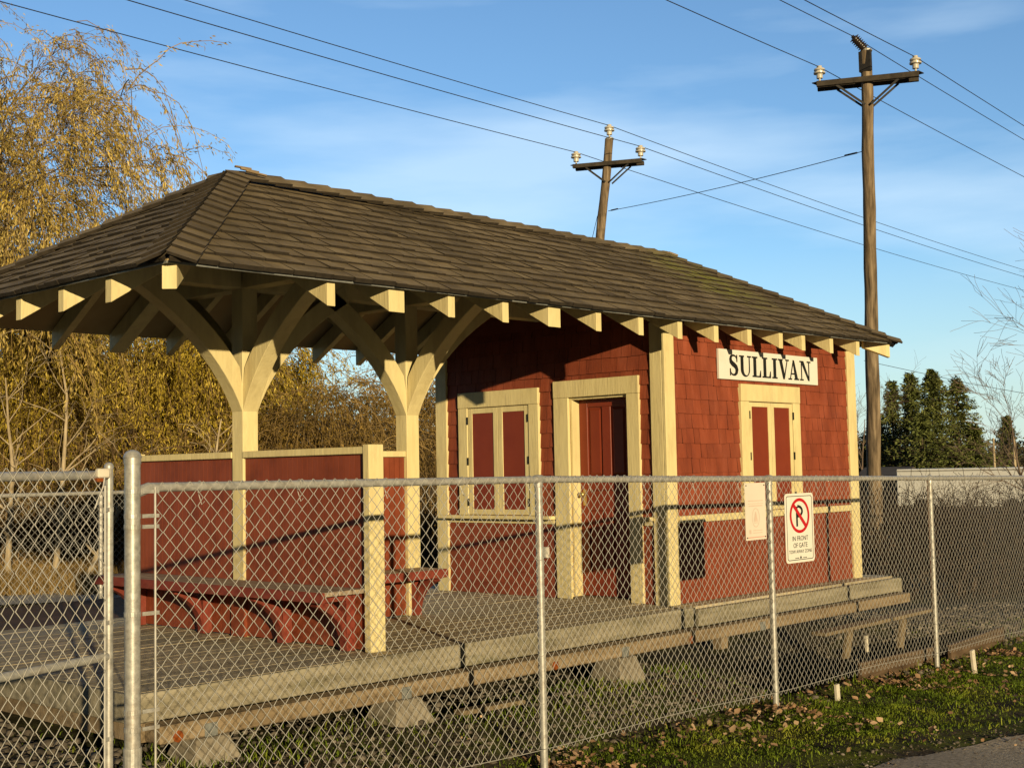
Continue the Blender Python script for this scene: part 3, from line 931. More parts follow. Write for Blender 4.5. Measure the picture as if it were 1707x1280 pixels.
m = MB(); n = len(o1)
m.poly([onS(u, v, .0012) for u, v in o1 + o2], [(i, (i + 1) % n, n + (i + 1) % n, n + i) for i in range(n)]); m.build('sign_border', 'black', ns)
cx, cz = (sx0 + sx1) / 2, .868; RX, RZ = .155, .143
m = MB(); n = 40
ring = [(cx + RX * math.cos(2 * math.pi * i / n), cz + RZ * math.sin(2 * math.pi * i / n)) for i in range(n)]
ring2 = [(cx + (RX - .027) * math.cos(2 * math.pi * i / n), cz + (RZ - .025) * math.sin(2 * math.pi * i / n)) for i in range(n)]
m.poly([onS(u, v, .0030) for u, v in ring + ring2], [(i, (i + 1) % n, n + (i + 1) % n, n + i) for i in range(n)])
m.poly([onS(cx + u, cz + v, .0034) for u, v in ((-.108, .079), (-.083, .100), (.108, -.079), (.083, -.100))], [(0, 1, 2, 3)])
m.build('prohibition_ring', 'sign_red', ns)
m = MB()
m.poly([onS(cx + u, cz + v, .0018) for u, v in ((-.055, -.088), (-.029, -.088), (-.029, .075), (-.055, .075))], [(0, 1, 2, 3)])
bo = [(cx - .03 + .085 * math.cos(math.radians(a)), cz + .036 + .052 * math.sin(math.radians(a))) for a in range(-90, 91, 15)]
bi = [(cx - .03 + .058 * math.cos(math.radians(a)), cz + .036 + .030 * math.sin(math.radians(a))) for a in range(-90, 91, 15)]
m.poly([onS(u, v, .0020) for u, v in bo + bi], [(i, i + 1, len(bo) + i + 1, len(bo) + i) for i in range(len(bo) - 1)])
m.build('parking_letter', 'black', ns)
for s_, z_, sz_, wd_ in (('IN FRONT', .664, .056, .245), ('OF GATE', .608, .056, .22), ('TOW AWAY ZONE', .563, .040, .36)):
    text_mesh(s_, sz_, 'sign_lettering', 'black', ns, lambda u, v, t: onS(cx + u, z_ + v, .0016), width=wd_)
m = MB()
m.poly([onS(cx + u, .519 + v, .0016) for u, v in ((-.018, 0), (.018, 0), (0, .024))], [(0, 1, 2)])
for du in (-.085, -.065, -.045, .04, .06, .08): m.poly([onS(cx + du + u, .519 + v, .0016) for u, v in ((0, 0), (.012, 0), (.012, .009), (0, .009))], [(0, 1, 2, 3)])
m.build('maker_mark', 'black', ns)

ps = thing('faded_poster', (-1.17, FY(-1.17) - .03, .705), 'sun bleached paper poster tied to the fence left of the no parking sign', 'poster')
py = FY(-1.17) - .048
qx0, qx1, qz0, qz1 = -1.325, -1.010, .705, 1.149
onP = lambda u, v, t: (u, py - t + .012 * math.sin((u - qx0) * 5), v)
m = MB(); nn = 8; o = []
for i in range(nn + 1):
    u = qx0 + (qx1 - qx0) * i / nn; o += [onP(u, qz0, 0), onP(u, qz1, 0), onP(u, qz1, -.003), onP(u, qz0, -.003)]
m.poly(o, [(4 * i + a, 4 * i + (a + 1) % 4, 4 * i + 4 + (a + 1) % 4, 4 * i + 4 + a) for i in range(nn) for a in range(4)] + [(0, 1, 2, 3), (4 * nn, 4 * nn + 1, 4 * nn + 2, 4 * nn + 3)])
m.build('sheet', 'poster', ps)
def prect(m, a0, a1, b0, b1): 
    k = 4
    for i in range(k):
        p, q = a0 + (a1 - a0) * i / k, a0 + (a1 - a0) * (i + 1) / k
        m.poly([onP(p, b0, .0015), onP(q, b0, .0015), onP(q, b1, .0015), onP(p, b1, .0015)], [(0, 1, 2, 3)])
m = MB()
prect(m, -1.28, -1.05, 1.005, 1.013); prect(m, -1.28, -1.05, .985, .990); prect(m, -1.27, -1.06, .965, .975)
e = [(-1.165 + .058 * math.cos(2 * math.pi * i / 28), .878 + .075 * math.sin(2 * math.pi * i / 28)) for i in range(28)]
e2 = [(-1.165 + .053 * math.cos(2 * math.pi * i / 28), .878 + .069 * math.sin(2 * math.pi * i / 28)) for i in range(28)]
m.poly([onP(u, v, .0015) for u, v in e + e2], [(i, (i + 1) % 28, 28 + (i + 1) % 28, 28 + i) for i in range(28)])
m.poly([onP(-1.165 + u, .878 + v, .0016) for u, v in ((-.03, -.03), (.03, -.03), (.006, .045), (-.006, .045))], [(0, 1, 2, 3)])
prect(m, -1.19, -1.14, .835, .842); prect(m, -1.27, -1.24, .755, .785); prect(m, -1.21, -1.07, .775, .782); prect(m, -1.21, -1.07, .757, .763)
m.build('faded_print', 'poster_ink', ps)
m = MB(); prect(m, -1.30, -1.03, .722, .729); m.build('red_print_line', 'poster_red', ps)
for u, v in ((qx0 + .02, qz0 + .02), (qx1 - .02, qz0 + .02), (qx0 + .02, qz1 - .02), (qx1 - .02, qz1 - .02)):
    m = MB(); m.lathe(onP(u, v, .0005), [(.006, 0), (.006, .003), (.001, .004)], 8, (0, -1, 0)); m.build('fastener', 'iron', ps)

# =================================================================== FENCE
posts = [(-6.674, 1.237), (-3.735, 1.222), (-.885, 1.177), (2.16, 1.128), (5.15, 1.085), (8.15, 1.045), (11.1, 1.005)]
fn = thing('chain_link_fence', (0, FY(0), gz(0, -1.6)), 'long galvanised chain link fence along the front of the station', 'fence')
def railz(x):
    for (a, za), (b, zb) in zip(posts[:-1], posts[1:]):
        if x <= b: return za + (zb - za) * (x - a) / (b - a)
    return posts[-1][1]
def weave(u0, u1, to3, ztop, zbot, w=.0765, h=.0790, r=.0023, nside=4, top_over=.022):
    """chain link: interlocked zigzag wires; to3(u array, z array, out array)"""
    K = int((u1 - u0) / (w / 2)); paths = []
    n = int((ztop(u0) + top_over - zbot(u0)) / (h / 2))
    j = np.arange(n + 1)
    jit = rng.normal(0, .0016, (K, n + 1)) + .007 * np.sin(np.arange(K)[:, None] * .045 + j[None] * .16) + .004 * np.sin(np.arange(K)[:, None] * .11 - j[None] * .09)
    for k in range(K):
        c = u0 + (k + .5) * w / 2
        sg_ = np.where((j + k) % 2 == 0, 1.0, -1.0)
        u = c + sg_ * w / 4 + jit[k]
        z = ztop(c) + top_over - j * h / 2
        paths.append(to3(u, z + .006 * math.sin(k * .07), sg_ * r * .9 + .010 * np.sin(k * .05 + j * .12) * np.sin(j / n * 3.1)))
    p = np.array(paths)
    return tubes_np(p, np.full(p.shape[:2], r), nside)
fence3 = lambda u, z, t: np.stack([u, FY(u) - .022 + t, z], -1)
for i in range(len(posts) - 1):
    a, b = posts[i][0], posts[i + 1][0]
    if i == 0: a += .11
    zb0 = lambda u: -.50 - .0155 * (u + 3.73)
    v, f = weave(a, b, fence3, railz, zb0, r=.0024 if i < 2 else .0020, nside=4 if i < 3 else 3)
    raw_mesh('mesh_panel', v, f, 'wire', fn, smooth=True)
for i, (x, z) in enumerate(posts):
    g = float(gz(x, FY(x))); m = MB()
    if i == 0:
        m.tube([(x, FY(x), g - .1), (x, FY(x), z + .125)], .037, 18)
        po = m.build('terminal_post', 'galv', fn, smooth=True)
        c = MB(); c.lathe((x, FY(x), z + .110), [(.040, 0), (.0405, .03), (.043, .032), (.038, .048), (.028, .06), (.012, .067), (.001, .068)], 18); c.build('post_cap', 'galv', po, smooth=True)
        for zz in (z - .03, z - .145, z - .195, z - .60, z - 1.05, z - 1.13):
            c = MB(); c.lathe((x, FY(x), zz), [(.039, 0), (.0395, .001), (.0395, .022), (.039, .023)], 18)
            c.box(x + .036, x + .125, FY(x) - .030, FY(x) - .024, zz + .002, zz + .020); c.build('tension_band', 'galv', po)
        c = MB(); c.lathe((x, FY(x), z - 1.36), [(.042, 0), (.0425, .001), (.0425, .16), (.042, .161)], 18); c.build('hinge_collar', 'galv', po)
        c = MB(); c.tube([(x + .105, FY(x) - .026, g + .1), (x + .105, FY(x) - .026, z + .0)], .0055, 6); c.build('tension_bar', 'wire', po)
    else:
        m.tube([(x, FY(x), g - .1), (x, FY(x), z)], .0255, 14); po = m.build('post', 'galv', fn, smooth=True)
        c = MB(); c.tube([(x - .03, FY(x), z), (x + .03, FY(x), z)], .0295, 12); c.lathe((x, FY(x), z - .05), [(.027, 0), (.0285, .002), (.0285, .03)], 12); c.build('post_cap', 'galv', po)
m = MB(); m.tube([(x + (.09 if i == 0 else 0), FY(x), z) for i, (x, z) in enumerate(posts)], .0225, 12); m.build('top_rail', 'galv', fn, smooth=True)
m = MB(); m.tube([(-6.674, FY(-6.674), 1.237 - .03), (-6.58, FY(-6.58), 1.237)], .026, 10); m.build('rail_end', 'galv', fn)
tw = MB(); xs = np.arange(-6.55, 11, .25)
tw.tube([(x, FY(x) - .027, -.455 - .0155 * (x + 3.73) + .012 * math.sin(x * 2.1)) for x in xs], .0022, 4); tw.build('tension_wire', 'wire', fn)
# wire ties with loose ends
for x in np.arange(-6.3, 6, .62):
    z = railz(x); y = FY(x); m = MB()
    pts = [(x, y - .024 * math.cos(a), z + .027 * math.sin(a)) for a in np.linspace(-2.6, 2.9, 9)]
    e = Vector(pts[0]); pts = [e + V(.035, -.012, -.06), e + V(.012, -.02, -.075), e + V(.004, -.012, -.035)] + pts
    m.tube(pts, .0022, 4); m.build('wire_tie', 'wire', fn)
for x, z in posts[1:4]:
    for zz in np.arange(z - .2, -.4, -.3):
        m = MB(); m.tube([(x + .029 * math.sin(a), FY(x) - .029 * math.cos(a), zz + .012 * math.sin(a * 2)) for a in np.linspace(-2.2, 2.2, 8)], .0024, 4); m.build('wire_tie', 'wire', fn)

# fence along the back of the site, seen behind the gate
bk = thing('chain_link_fence', (-1.0, 6.35, gz(-1, 6.35)), 'chain link fence along the back of the site, seen far behind the gate', 'fence')
back3 = lambda u, z, t: np.stack([u, 6.35 + t, z], -1)
v, f = weave(-8.0, 2.0, back3, lambda u: 1.12, lambda u: -.40, r=.0023, nside=3, top_over=.02)
raw_mesh('mesh_panel', v, f, 'wire', bk, smooth=True)
m = MB(); m.tube([(-8.0, 6.38, 1.12), (2.0, 6.38, 1.12)], .022, 10); m.build('top_rail', 'galv', bk, smooth=True)
for x in (-8.0, -5.5, -2.2, .8):
    m = MB(); m.tube([(x, 6.40, gz(x, 6.4) - .1), (x, 6.40, 1.14)], .026, 10); m.build('post', 'galv', bk, smooth=True)

# gate leaf, left of the corner post
ga = R(18.8); gd = V(-math.cos(ga), -math.sin(ga), 0)
gp = V(-6.826, -1.843, 0)
gt = thing('chain_link_gate', (gp.x, gp.y, -.45), 'galvanised chain link gate leaf with a middle rail at the left edge', 'gate')
m = MB(); m.tube([gp + V(0, 0, -.50), gp + V(0, 0, 1.335)], .0195, 14); gpo = m.build('gate_post', 'galv', gt, smooth=True)
c = MB(); c.lathe(gp + V(0, 0, 1.325), [(.0205, 0), (.022, .012), (.019, .022), (.010, .03), (.001, .032)], 14); c.build('post_cap', 'galv', gpo, smooth=True)
for zz in (1.13, .62, .10):
    c = MB(); c.lathe(gp + V(0, 0, zz), [(.021, 0), (.0215, .001), (.0215, .02), (.021, .021)], 14)
    e = gp + V(0, 0, zz + .010) + gd * .06; c.bar(gp + V(0, 0, zz + .010) + gd * .018 + V(.006, -.012, 0), e + V(.006, -.016, 0), .006, .018); c.build('tension_band', 'galv', gpo)
GLEN = 2.6
gd2 = gd
for zz, rr_, nm in ((1.298, .0205, 'gate_rail'), (.478, .0195, 'gate_rail'), (-.42, .0195, 'gate_rail')):
    m = MB(); m.tube([gp + V(0, 0, zz) + gd * .015, gp + V(0, 0, zz) + gd * GLEN], rr_, 12); m.build(nm, 'galv', gt, smooth=True)
m = MB(); m.tube([gp + gd * GLEN + V(0, 0, -.50), gp + gd * GLEN + V(0, 0, 1.335)], .0195, 12); m.build('gate_post', 'galv', gt)
gn = V(gd.y, -gd.x, 0); gn = gn if gn.y < 0 else -gn
gate3 = lambda u, z, t: np.stack([gp.x + gd.x * u + gn.x * (.022 + t), gp.y + gd.y * u + gn.y * (.022 + t), z], -1)
v, f = weave(.055, GLEN, gate3, lambda u: 1.298, lambda u: -.44, r=.0024, top_over=.03)
raw_mesh('mesh_panel', v, f, 'wire', gt, smooth=True)
m = MB(); a_ = gp + gd * .048 + gn * .02; m.tube([a_ + V(0, 0, -.42), a_ + V(0, 0, 1.25)], .005, 6); m.build('tension_bar', 'wire', gt)
m = MB(); b_ = gp + V(0, 0, 1.298) + gd * .075 + gn * .03
m.box(b_.x - .03, b_.x + .03, b_.y - .016, b_.y + .016, b_.z - .012, b_.z + .03); m.build('padlock', 'stake', gt, bevel=.006)
m = MB(); m.box(b_.x - .036, b_.x - .004, b_.y - .02, b_.y + .012, b_.z - .03, b_.z - .0125); m.build('lock_bracket', 'reflector', gt, bevel=.003)
m = MB(); m.tube([b_ + V(.0, -.018, -.01), b_ + V(-.01, -.024, -.05), b_ + V(-.035, -.022, -.11), b_ + V(-.05, -.02, -.15)], .004, 5); m.build('lock_chain', 'galv', gt)

# =================================================================== UTILITY POLES
def insulator(base, axis, h, r, parent, dark=False):
    ax = Vector(axis).normalized(); m = MB()
    if dark:
        prof = [(.02, 0)]
        for i in range(7):
            z = h * (.12 + .11 * i); prof += [(r * .62, z), (r, z + h * .03), (r * .96, z + h * .06), (r * .62, z + h * .08)]
        prof += [(.03, h * .92), (.045, h * .96), (.01, h)]
        m.lathe(base, prof, 14, ax); o = m.build('insulator', 'porcelain_dark', parent, smooth=True)
    else:
        prof = [(.022, 0), (.022, h * .22), (r * .52, h * .24), (r * .52, h * .46), (r * .62, h * .5), (r * .98, h * .52), (r, h * .60), (r * .62, h * .64), (r * .62, h * .70), (r * .92, h * .72), (r * .9, h * .80), (r * .5, h * .86), (r * .42, h * .92), (r * .46, h * .97), (r * .2, h)]
        m.lathe(base, prof, 16, ax); o = m.build('insulator', 'porcelain', parent, smooth=True)
    return o

def utility_pole(base, top, r0, r1, arm_c, arm_dir, arm_len, label):
    p = thing('utility_pole', base, label, 'utility pole', 'wooden utility poles behind the station')
    n = 26; pts = []; rr = []
    for i in range(n + 1):
        t = i / n; q = Vector(base) + (Vector(top) - Vector(base)) * t
        pts.append(q + V(.008 * math.sin(t * 23), .008 * math.cos(t * 31), 0)); rr.append((r0 + (r1 - r0) * t) * (1 + .03 * math.sin(t * 57)))
    m = MB(); m.tube(pts, rr, 14); m.build('pole', 'pole', p, smooth=True)
    c = MB(); c.lathe(Vector(top) - V(0, 0, .02), [(r1 * 1.05, 0), (r1 * 1.06, .03), (r1 * .6, .07), (.01, .09)], 14); c.build('pole_top', 'galv', p)
    ad = Vector(arm_dir).normalized(); pd = V(-ad.y, ad.x, 0)
    for s in (-1, 1):
        m = MB(); o = Vector(arm_c) + pd * s * (r1 + .055); m.bar(o - ad * arm_len / 2, o + ad * arm_len / 2, .09, .115); m.build('crossarm', 'crossarm', p, bevel=.008)
    for s in (-1, 1):
        m = MB(); e = Vector(arm_c) + ad * s * (arm_len / 2 - .06); m.bar(e - pd * .2, e + pd * .2, .10, .09); 
        m = MB(); m.box(e.x - .12, e.x + .12, e.y - .12, e.y + .12, e.z + .058, e.z + .075); m.build('arm_plate', 'iron', p)
        for q in (-1, 1):
            m = MB(); m.bar(Vector(arm_c) + ad * s * .62 + pd * q * (r1 + .06) - V(0, 0, .06), Vector(arm_c) + ad * s * .06 + pd * q * (r1 + .035) - V(0, 0, .52), .012, .045); m.build('arm_brace', 'iron', p)
    return p, ad
# right pole
bR = V(15.0 + .10, 5.677 + .06, gz(15, 5.7)); tR = V(14.593, 5.252, 9.85)
armR0, armR1 = at(1375, 152, 27.25), at(1522, 125, 26.75)
aR = (armR0 + armR1) / 2
aRd = armR1 - armR0
mR = at(1446, 136, 27.0)
pR, adR = utility_pole(bR, tR, .155, .115, mR, V(aRd.x, aRd.y, 0), 2.05, 'tall weathered utility pole right of the station with an angled dark insulator on top')
bL_top = V(18.776, 15.399, 10.657); bL_mid = V(18.693, 15.774, 7.742)
dl = bL_mid - bL_top; bL = bL_top + dl * ((bL_top.z - gz(18, 17)) / -dl.z)
mL = at(1014, 275, 37.0)
pL, adL = utility_pole(bL, bL_top, .175, .12, mL, V(aRd.x, aRd.y, 0), 2.0, 'leaning utility pole rising behind the station roof with three white insulators')
ins = {}
def arm_ins(p, c, ad, s, h, r, al):
    b = c + ad * s * (al / 2 - .06) + V(0, 0, .076); insulator(b, (0, 0, 1), h, r, p); return b + V(0, 0, h * .93)
iR1 = arm_ins(pR, mR, adR, -1, .36, .125, 2.05); iR2 = arm_ins(pR, mR, adR, 1, .36, .125, 2.05)
iL1 = arm_ins(pL, mL, adL, -1, .40, .15, 2.0); iL2 = arm_ins(pL, mL, adL, 1, .40, .15, 2.0)
insulator(bL_top + V(0, 0, .02), (0, 0, 1), .40, .15, pL); iL3 = bL_top + V(0, 0, .39)
tipR = at(1420, 60, 27.0); insulator(tR + V(0, 0, .0), tipR - tR, (tipR - tR).length, .115, pR, True); iR3 = tipR
m = MB(); m.box(tR.x - .10, tR.x - .02, tR.y - .13, tR.y + .13, tR.z - .45, tR.z - .02); m.build('top_bracket', 'iron', pR)

# wires ---------------------------------------------------------------
def wire(p, d, ln_back, ln_fwd, sag, label, r=.0085, rise_b=0, rise_f=0):
    def span(a, b, n=22):
        return [a + (b - a) * (i / n) - V(0, 0, 4 * sag * (i / n) * (1 - i / n)) for i in range(n + 1)]
    a = p - d * ln_back + V(0, 0, rise_b); b = p + d * ln_fwd + V(0, 0, rise_f)
    pts = span(a, p) + span(p, b)[1:]
    m = MB(); m.tube(pts, r, 6); o = m.build('power_line', 'line')
    return tag(o, label, 'power line', 'overhead power lines')
wa = R(3.2); wdv = V(math.cos(wa), math.sin(wa), 0)
wire(iR1, wdv, 45, 55, .35, 'overhead wire held by the left insulator of the tall right-hand pole')
wire(iR2, wdv, 45, 55, .35, 'overhead wire held by the right insulator of the tall right-hand pole')
wire(iR3, wdv, 45, 55, .35, 'overhead wire clamped to the angled dark insulator of the right-hand pole')
wire(iL1, wdv, 60, 60, .4, 'overhead wire held by the left arm insulator of the leaning pole', .010)
wire(iL2, wdv, 60, 60, .4, 'overhead wire held by the right arm insulator of the leaning pole', .010)
wire(iL3, wdv, 60, 60, .4, 'overhead wire held by the insulator on top of the leaning pole', .010)
a, b = at(1014, 352, 37.0), at(1437, 253, 27.0)
m = MB(); n = 16; m.tube([a + (b - a) * (i / n) - V(0, 0, .07 * 4 * (i / n) * (1 - i / n)) for i in range(n + 1)], .009, 5)
m.tube([a + (b - a) * .015, a + (b - a) * .05], .02, 6); m.tube([a + (b - a) * .95, a + (b - a) * .985], .02, 6)
tag(m.build('span_cable', 'line'), 'slack cable strung from the leaning pole across to the tall pole', 'cable')
a = at(996, 360, 37.0); b = V(a.x - 1.2, a.y + 2.5, float(gz(a.x, a.y)))
b = at(940, 600, 38.0)
m = MB(); m.tube([a, b], .009, 5); tag(m.build('guy_wire', 'line'), 'guy wire slanting down beside the leaning pole behind the roof', 'cable')
a, b = at(1440, 601, 60), at(1800, 672, 60)
m = MB(); m.tube([a, (a + b) / 2 - V(0, 0, .1), b], .012, 5); tag(m.build('far_cable', 'line'), 'thin far cable crossing above the conifers', 'cable')

# =================================================================== GROUND
def axis_vals(lo, hi, step, far, grow=1.22):
    v = list(np.arange(lo, hi + 1e-6, step)); s = step
    while v[-1] < far: s *= grow; v.append(v[-1] + s)
    s = step
    while v[0] > -far: s *= grow; v.insert(0, v[0] - s)
    return np.array(v)
gx = axis_vals(-9, 9, .10, 900); gy = axis_vals(-6.5, 4, .10, 900)
X, Y = np.meshgrid(gx, gy, indexing='ij'); Z = gz(X, Y)
idx = np.arange(X.size).reshape(X.shape)
q = np.stack([idx[:-1, :-1], idx[1:, :-1], idx[1:, 1:], idx[:-1, 1:]], -1).reshape(-1, 4)
def ground_mat():
    m, nt, b, out = new_mat('ground_soil_moss_gravel')
    n1 = noise_node(nt, 1.6, 6, rough=.7); n2 = noise_node(nt, 22, 6, rough=.7); n3 = noise_node(nt, .12, 4)
    soil = ramp(nt, [(.35, (.035, .028, .020)), (.55, (.07, .057, .040)), (.72, (.15, .13, .10))]); nt.links.new(n2.outputs[0], soil.inputs[0])
    moss = ramp(nt, [(.35, (.065, .080, .012)), (.6, (.14, .165, .022)), (.75, (.22, .225, .04))]); nt.links.new(n2.outputs[0], moss.inputs[0])
    mk = ramp(nt, [(.42, (0, 0, 0)), (.56, (1, 1, 1))]); nt.links.new(n1.outputs[0], mk.inputs[0])
    # south of the fence the cover is mostly green
    tc = nt.nodes.new('ShaderNodeTexCoord'); sp_ = nt.nodes.new('ShaderNodeSeparateXYZ'); nt.links.new(tc.outputs['Object'], sp_.inputs[0])
    mr = nt.nodes.new('ShaderNodeMapRange'); mr.inputs[1].default_value = -1.9; mr.inputs[2].default_value = -.7; mr.inputs[3].default_value = .9; mr.inputs[4].default_value = .25
    nt.links.new(sp_.outputs[1], mr.inputs[0])
    fac = nt.nodes.new('ShaderNodeMath'); fac.operation = 'MULTIPLY'; nt.links.new(mk.outputs[0], fac.inputs[0]); nt.links.new(mr.outputs[0], fac.inputs[1])
    c = mixc(nt, 'MIX', fac.outputs[0], soil.outputs[0], moss.outputs[0])
    # the land far behind is dry grass
    mr2 = nt.nodes.new('ShaderNodeMapRange'); mr2.inputs[1].default_value = 11.5; mr2.inputs[2].default_value = 14.0; nt.links.new(sp_.outputs[1], mr2.inputs[0])
    c = mixc(nt, 'MIX', mr2.outputs[0], c, (.16, .11, .045))
    nt.links.new(c, b.inputs['Base Color']); b.inputs['Roughness'].default_value = .95; b.inputs['Specular IOR Level'].default_value = .1
    bp = nt.nodes.new('ShaderNodeBump'); bp.inputs['Strength'].default_value = .8; bp.inputs['Distance'].default_value = .03
    nt.links.new(n2.outputs[0], bp.inputs['Height']); nt.links.new(bp.outputs[0], b.inputs['Normal'])
    return m
g = raw_mesh('ground', np.stack([X.ravel(), Y.ravel(), Z.ravel()], -1), q, ground_mat(), smooth=True); tag(g, kind='structure')

# gravel road in the near right corner
def road_edge(x): return -3.20 - .14 * (x + 2.17) + .05 * np.sin(x * 2.3) + .03 * np.sin(x * 6.1 + 1)
rxs = np.arange(-14, 40, .12)
rv = []; nrow = 10
for i, x in enumerate(rxs):
    for j in range(nrow):
        y = road_edge(x) - (j / (nrow - 1)) ** 1.5 * 7.0
        rv.append((x, y, float(gz(x, y)) + .004 + .012 * min(1, j / 2)))
ri = np.arange(len(rv)).reshape(len(rxs), nrow); rq = np.stack([ri[:-1, :-1], ri[:-1, 1:], ri[1:, 1:], ri[1:, :-1]], -1).reshape(-1, 4)
M['road'] = simple('gravel_road', [(.30, .25, .185), (.50, .43, .33), (.66, .57, .45)], 38, rough=.95, bump=.8, bscale=60, spec=.1)
tag(raw_mesh('road', np.array(rv), rq, 'road', smooth=True), kind='structure')
# pale gravel track far left behind the platform
m = MB()
xs = np.linspace(-30, 60, 60)
for a, b in zip(xs[:-1], xs[1:]):
    m.poly([(a, 11.6 - .1 * a, gz(a, 11.6) + .02), (b, 11.6 - .1 * b, gz(b, 11.6) + .02), (b, 13.4 - .1 * b, gz(b, 13.4) + .02), (a, 13.4 - .1 * a, gz(a, 13.4) + .02)], [(0, 1, 2, 3)])
M['track'] = simple('pale_gravel', [(.34, .31, .27), (.5, .46, .40)], 12, rough=.95)
tag(m.build('path', 'track', origin=(0, 0, 0)), kind='structure')

# stones, grass, fallen leaves ---------------------------------------------
def stones(n, xr, yr, smin, smax, dens=None):
    t = (1 + 5 ** .5) / 2
    iv = np.array([(-1, t, 0), (1, t, 0), (-1, -t, 0), (1, -t, 0), (0, -1, t), (0, 1, t), (0, -1, -t), (0, 1, -t), (t, 0, -1), (t, 0, 1), (-t, 0, -1), (-t, 0, 1)]) / 1.9
    fc = np.array([(0, 11, 5), (0, 5, 1), (0, 1, 7), (0, 7, 10), (0, 10, 11), (1, 5, 9), (5, 11, 4), (11, 10, 2), (10, 7, 6), (7, 1, 8), (3, 9, 4), (3, 4, 2), (3, 2, 6), (3, 6, 8), (3, 8, 9), (4, 9, 5), (2, 4, 11), (6, 2, 10), (8, 6, 7), (9, 8, 1)])
    x = rng.uniform(*xr, n); y = rng.uniform(*yr, n)
    if dens is not None:
        k = rng.random(n) < dens(x, y); x, y = x[k], y[k]; n = len(x)
    s = smin + (smax - smin) * rng.random(n) ** 2.5
    z = gz(x, y) + s * .25
    v = iv[None] * (1 + rng.normal(0, .16, (n, 12, 1)))
    sc_ = np.stack([rng.uniform(.7, 1.3, n), rng.uniform(.7, 1.2, n), rng.uniform(.45, .85, n)], -1) * s[:, None]
    a = rng.uniform(0, 6.28, n); ca, sa = np.cos(a), np.sin(a)
    v = v * sc_[:, None, :]
    v = np.stack([v[..., 0] * ca[:, None] - v[..., 1] * sa[:, None], v[..., 0] * sa[:, None] + v[..., 1] * ca[:, None], v[..., 2]], -1)
    v = v + np.stack([x, y, z], -1)[:, None, :]
    f = (fc[None] + 12 * np.arange(n)[:, None, None]).reshape(-1, 3)
    return v.reshape(-1, 3), f
def d_grav(x, y):
    return np.clip(.15 + .55 * sstep(-1.7, -.9, y) * (np.sin(x * 2.1 + y) * .3 + .7) + .8 * sstep(3.2, 5.0, x) * sstep(-1.6, -1.2, y), 0, 1)
s1 = stones(15000, (-6.6, 6), (-1.75, .3), .008, .035, d_grav)
s2 = stones(4000, (2.6, 9.5), (-1.3, .9), .010, .035)
s3 = stones(5000, (-10, -5.6), (-1.4, 2.5), .010, .05)
s4 = stones(9000, (-4, 6), (-4.6, -1.6), .005, .017, lambda x, y: np.where(y < road_edge(x) + .25, 1.0, .06))
v, f = join_np([s1, s2, s3, s4]); tag(raw_mesh('gravel', v, f, 'stone'), 'loose grey gravel under and beside the platform', 'gravel', kind='stuff')

def grass_blades(n, xr, yr, dens, hmin, hmax, wd):
    x = rng.uniform(*xr, n); y = rng.uniform(*yr, n)
    d = dens(x, y); k = rng.random(n) < d; x, y = x[k], y[k]; n = len(x)
    clump = .55 + .45 * np.sin(x * 5.3 + 2 * np.sin(y * 4.1)) * np.sin(y * 6.1 + x)
    h = (hmin + (hmax - hmin) * rng.random(n)) * (.6 + .5 * clump)
    a = rng.uniform(0, 6.28, n); lean = rng.uniform(.2, 1.2, n) * h
    w_ = wd * rng.uniform(.6, 1.3, n)
    z = gz(x, y) - .004
    b = np.stack([x, y, z], -1); s = np.stack([np.cos(a), np.sin(a), 0 * a], -1) * w_[:, None] / 2
    a2 = a + rng.uniform(.8, 2.3, n)
    tip = b + np.stack([np.cos(a2) * lean, np.sin(a2) * lean, h], -1)
    mid = b + np.stack([np.cos(a2) * lean * .3, np.sin(a2) * lean * .3, h * .65], -1)
    v = np.stack([b - s, b + s, mid + s * .7, tip, mid - s * .7], 1).reshape(-1, 3)
    return v, np.arange(5 * n).reshape(-1, 5)
def g_dens(x, y):
    edge = sstep(.0, 1.0, y - road_edge(x))
    south = 1 - .86 * sstep(-1.95, -1.35, y)
    patch = .55 + .45 * np.sin(x * 1.7 + 1.5 * np.sin(y * 1.3)) * np.sin(y * 2.9 + x * .6)
    return np.clip(edge * south * (.35 + .65 * patch), 0, 1) * (1 - .8 * sstep(-.9, -.3, y))
ga_ = grass_blades(210000, (-4.8, 8), (-4.4, -.3), g_dens, .010, .036, .007)
gb_ = grass_blades(3500, (-9, -4.4), (-3.0, 1.5), lambda x, y: .5 + 0 * x, .015, .06, .008)
gc_ = grass_blades(4500, (-4.8, 8), (-2.3, -1.2), lambda x, y: np.clip(1.1 - np.abs(y - FY(x)) / .45, 0, 1) * (.4 + .6 * np.sin(x * 3.1) ** 2), .03, .09, .006)
gd_ = grass_blades(1500, (-4.8, 8), (-4.2, -1.6), lambda x, y: .5 * (np.sin(x * 2.3 + y) * np.sin(y * 3.3 - x) > .35) * (y > road_edge(x) + .2), .04, .10, .007)
gp_ = grass_blades(2600, (-6.2, 0.2), (-.95, -.25), lambda x, y: .2 + .6 * (np.sin(x * 2.7) * np.sin(y * 5 + x) > .1), .03, .10, .007)
v, f = join_np([ga_, gb_, gc_, gd_, gp_]); tag(raw_mesh('grass', v, f, 'grass'), 'short mossy green grass along the fence', 'grass', kind='stuff')

